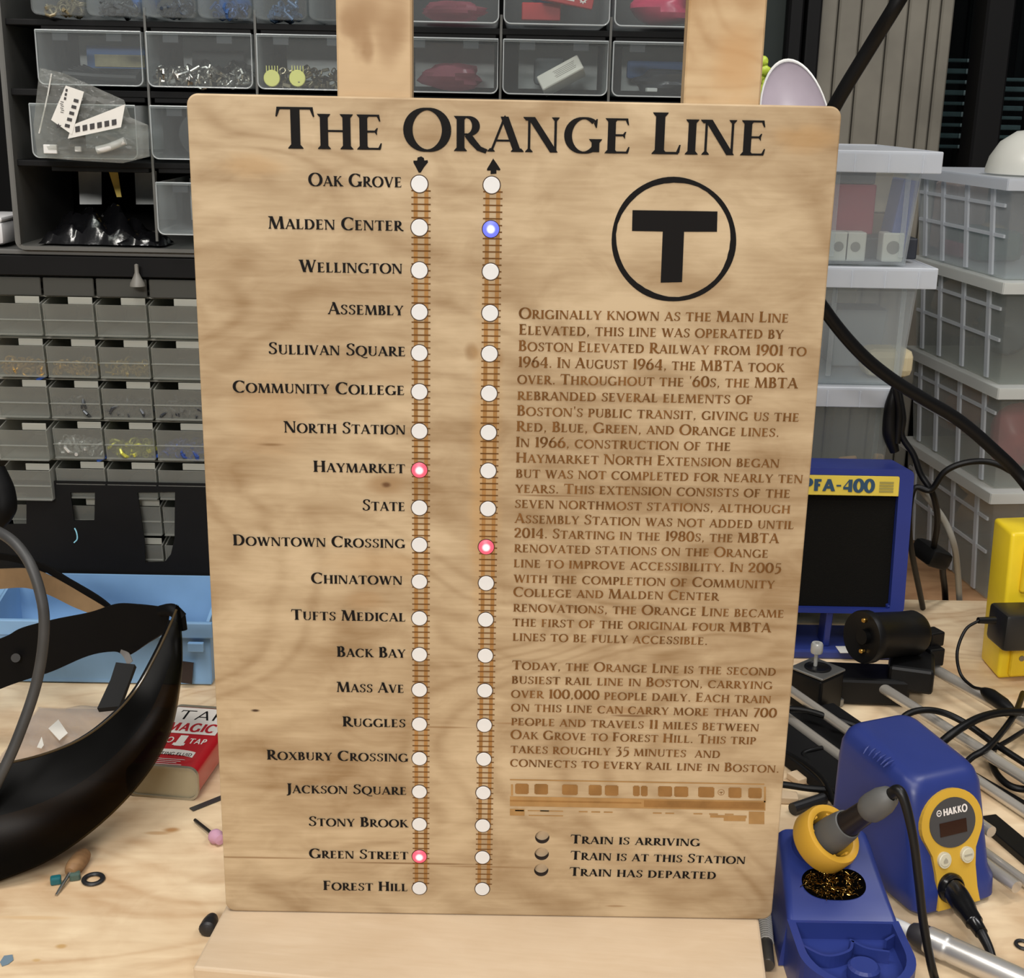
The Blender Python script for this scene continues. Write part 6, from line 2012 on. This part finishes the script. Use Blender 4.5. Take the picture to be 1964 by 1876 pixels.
# ---------------------------------------------------------------- cables and hoses on the right
cb = mat('cable_black', (5, 5, 6), .45, spec=.28)
def cable(name, pts, r, m, label, cat='cable', group=None, n=10):
    return tag(MB().tube(pts, r, n, 8).build(name, m, None, True), label, cat, group)
cable('black_hose', [ay(1840, -200, .42), ay(1730, -10, .42), ay(1672, 85, .44), ay(1600, 205, .46), ay(1545, 320, .48), ay(1525, 430, .50), ay(1545, 530, .52), ay(1590, 606, .53), ay(1648, 675, .535), ay(1706, 724, .54), ay(1770, 764, .545), ay(1838, 805, .55), ay(1905, 862, .55), ay(1966, 925, .55), ay(2060, 1060, .50), az(2160, 1250, .01)],
      .0072, cb, 'thick black hose hanging past the dish and sweeping across the clear storage boxes', 'hose', None, 16)
cable('black_cable', [az(1770, 1166, .004), ay(1745, 1030, .66), ay(1752, 940, .665), ay(1785, 940, .66), ay(1812, 905, .655), ay(1850, 888, .65), ay(1895, 886, .645), ay(1935, 902, .64), ay(1975, 938, .64), az(2080, 1180, .004)], .0038, cb, 'thin black cable arching from the fume filter across the far stack of boxes')
cable('black_cable', [ay(1722, 740, .69), ay(1732, 800, .685), ay(1730, 836, .685), ay(1752, 872, .68), ay(1766, 910, .675), ay(1790, 950, .67), ay(1798, 1000, .70), ay(1790, 1056, .752)], .0040, cb, 'black cable dropping behind the fume filter beside the third storage box')
tag(MB().tube([ay(1716, 742, .688), ay(1708, 780, .688), ay(1706, 830, .688), ay(1716, 866, .688)], [.004, .0075, .009, .006], 12, 6).tube([ay(1717, 745, .684), ay(1724, 790, .684), ay(1720, 850, .684)], .0045, 10, 6).build('cable_bundle', cb, None, True), 'bundle of black cable hanging at the edge of the third storage box', 'cable')
cable('grey_cable', [ay(1764, 935, .69), ay(1785, 962, .70), ay(1812, 1000, .71), ay(1830, 1046, .72), ay(1837, 1100, .79), ay(1840, 1150, .825), ay(1842, 1172, .838)], .0042, mat('cable_grey', (150, 148, 140), .45), 'light grey cable curving down to the bench behind the fume filter')
pa = thing('plug_adapter', 'black plug and lead on the bench behind the fume filter', 'plug', az(1788, 1160))
c = ay(1786, 1068, .76)
MB().box(c + Vector((0, 0, .004)), (.036, .05, .026), R=Matrix.Rotation(.35, 3, 'Y') @ rotz(.3), bev=.008).build('plug_body', bk, pa, True)
MB().tube([c + Vector((.012, -.01, .008)), ay(1808, 1095, c.y + .02), ay(1812, 1130, .815), ay(1814, 1172, .838)], .0044, 10).build('lead', cb, pa, True)
for k, (pts, lb) in enumerate((([az(1716, 1402, .02), az(1738, 1372, .035), az(1772, 1362, .04), az(1812, 1368, .036), az(1856, 1390, .028), az(1910, 1428, .020), az(1990, 1480, .012)], 'black cable arching just behind the top of the soldering station'),
                               ([az(1764, 1462, .02), az(1806, 1424, .03), az(1840, 1398, .042), az(1882, 1376, .046), az(1930, 1366, .042), az(2000, 1366, .030)], 'thick black cable rising from the soldering station toward the right edge'),
                               ([az(1822, 1500, .012), az(1860, 1456, .022), az(1892, 1436, .030), az(1922, 1404, .034), az(1948, 1366, .030), az(1962, 1330, .02)], 'black cable crossing under the thick one right of the soldering station'),
                               ([az(1906, 1434, .012), az(1902, 1462, .010), az(1918, 1492, .010), az(1950, 1512, .010), az(2010, 1514, .010)], 'black cable bending round beside the upper loose rod'),
                               ([az(1900, 1440, .018), az(1935, 1420, .020), az(1975, 1396, .018), az(2020, 1380, .012)], 'thin black cable slanting up to the right edge behind the soldering station'),
                               ([az(1480, 1358, .03), az(1540, 1362, .032), az(1590, 1376, .030), az(1640, 1392, .026), az(1680, 1410, .022)], 'black cable running from behind the sign over the steel rods'),
                               ([az(1470, 1430, .014), az(1510, 1446, .014), az(1550, 1470, .016), az(1582, 1500, .016), az(1600, 1540, .012)], 'black cable curving down between sign and soldering station'),
                               ([az(1470, 1502, .012), az(1510, 1506, .012), az(1550, 1512, .012), az(1600, 1516, .012)], 'lower black cable going from the sign edge behind the soldering station'),
                               ([az(1560, 1468, .012), az(1540, 1448, .014), az(1560, 1438, .016), az(1600, 1432, .014)], 'short black cable loop left of the soldering station'))):
    cable('black_cable', pts, (.0036, .0044, .0034, .0036, .0026, .0034, .0030, .0034, .0026)[k], cb, lb, 'cable', None)
a, b = az(1520, 1552, .006), az(1580, 1532, .006)
tag(MB().cyl(a, b, .0058, n=14).build('black_sleeve', mat('black_rubber', (26, 26, 28), .45)), 'short black rubber sleeve between the sign and the soldering station', 'sleeve')
for k, (px, py, lb) in enumerate(((1530, 1492, 'small pale offcut between sign and soldering station, upper one'), (1512, 1530, 'small pale offcut at the sign edge, above the iron holder'))):
    c = az(px, py, .004)
    tag(MB().box(c, (.014, .018, .007), R=rotz(.5 + k), bev=.001).build('wood_offcut', mat('offcut', (206, 182, 150), .7)), lb, 'offcut')
c = az(1962, 1812, .0015)
tag(MB().grid(lambda u, v: c + Vector((math.cos(u * 6.2832) * (.0055 + .0016 * math.cos(v * 6.2832)), math.sin(u * 6.2832) * (.0055 + .0016 * math.cos(v * 6.2832)), .0014 * math.sin(v * 6.2832))), 28, 8, True).build('rubber_ring', mat('black_rubber', (26, 26, 28), .45), None, True),
    'small black rubber ring at the right edge beside the aluminium handled tool', 'washer')
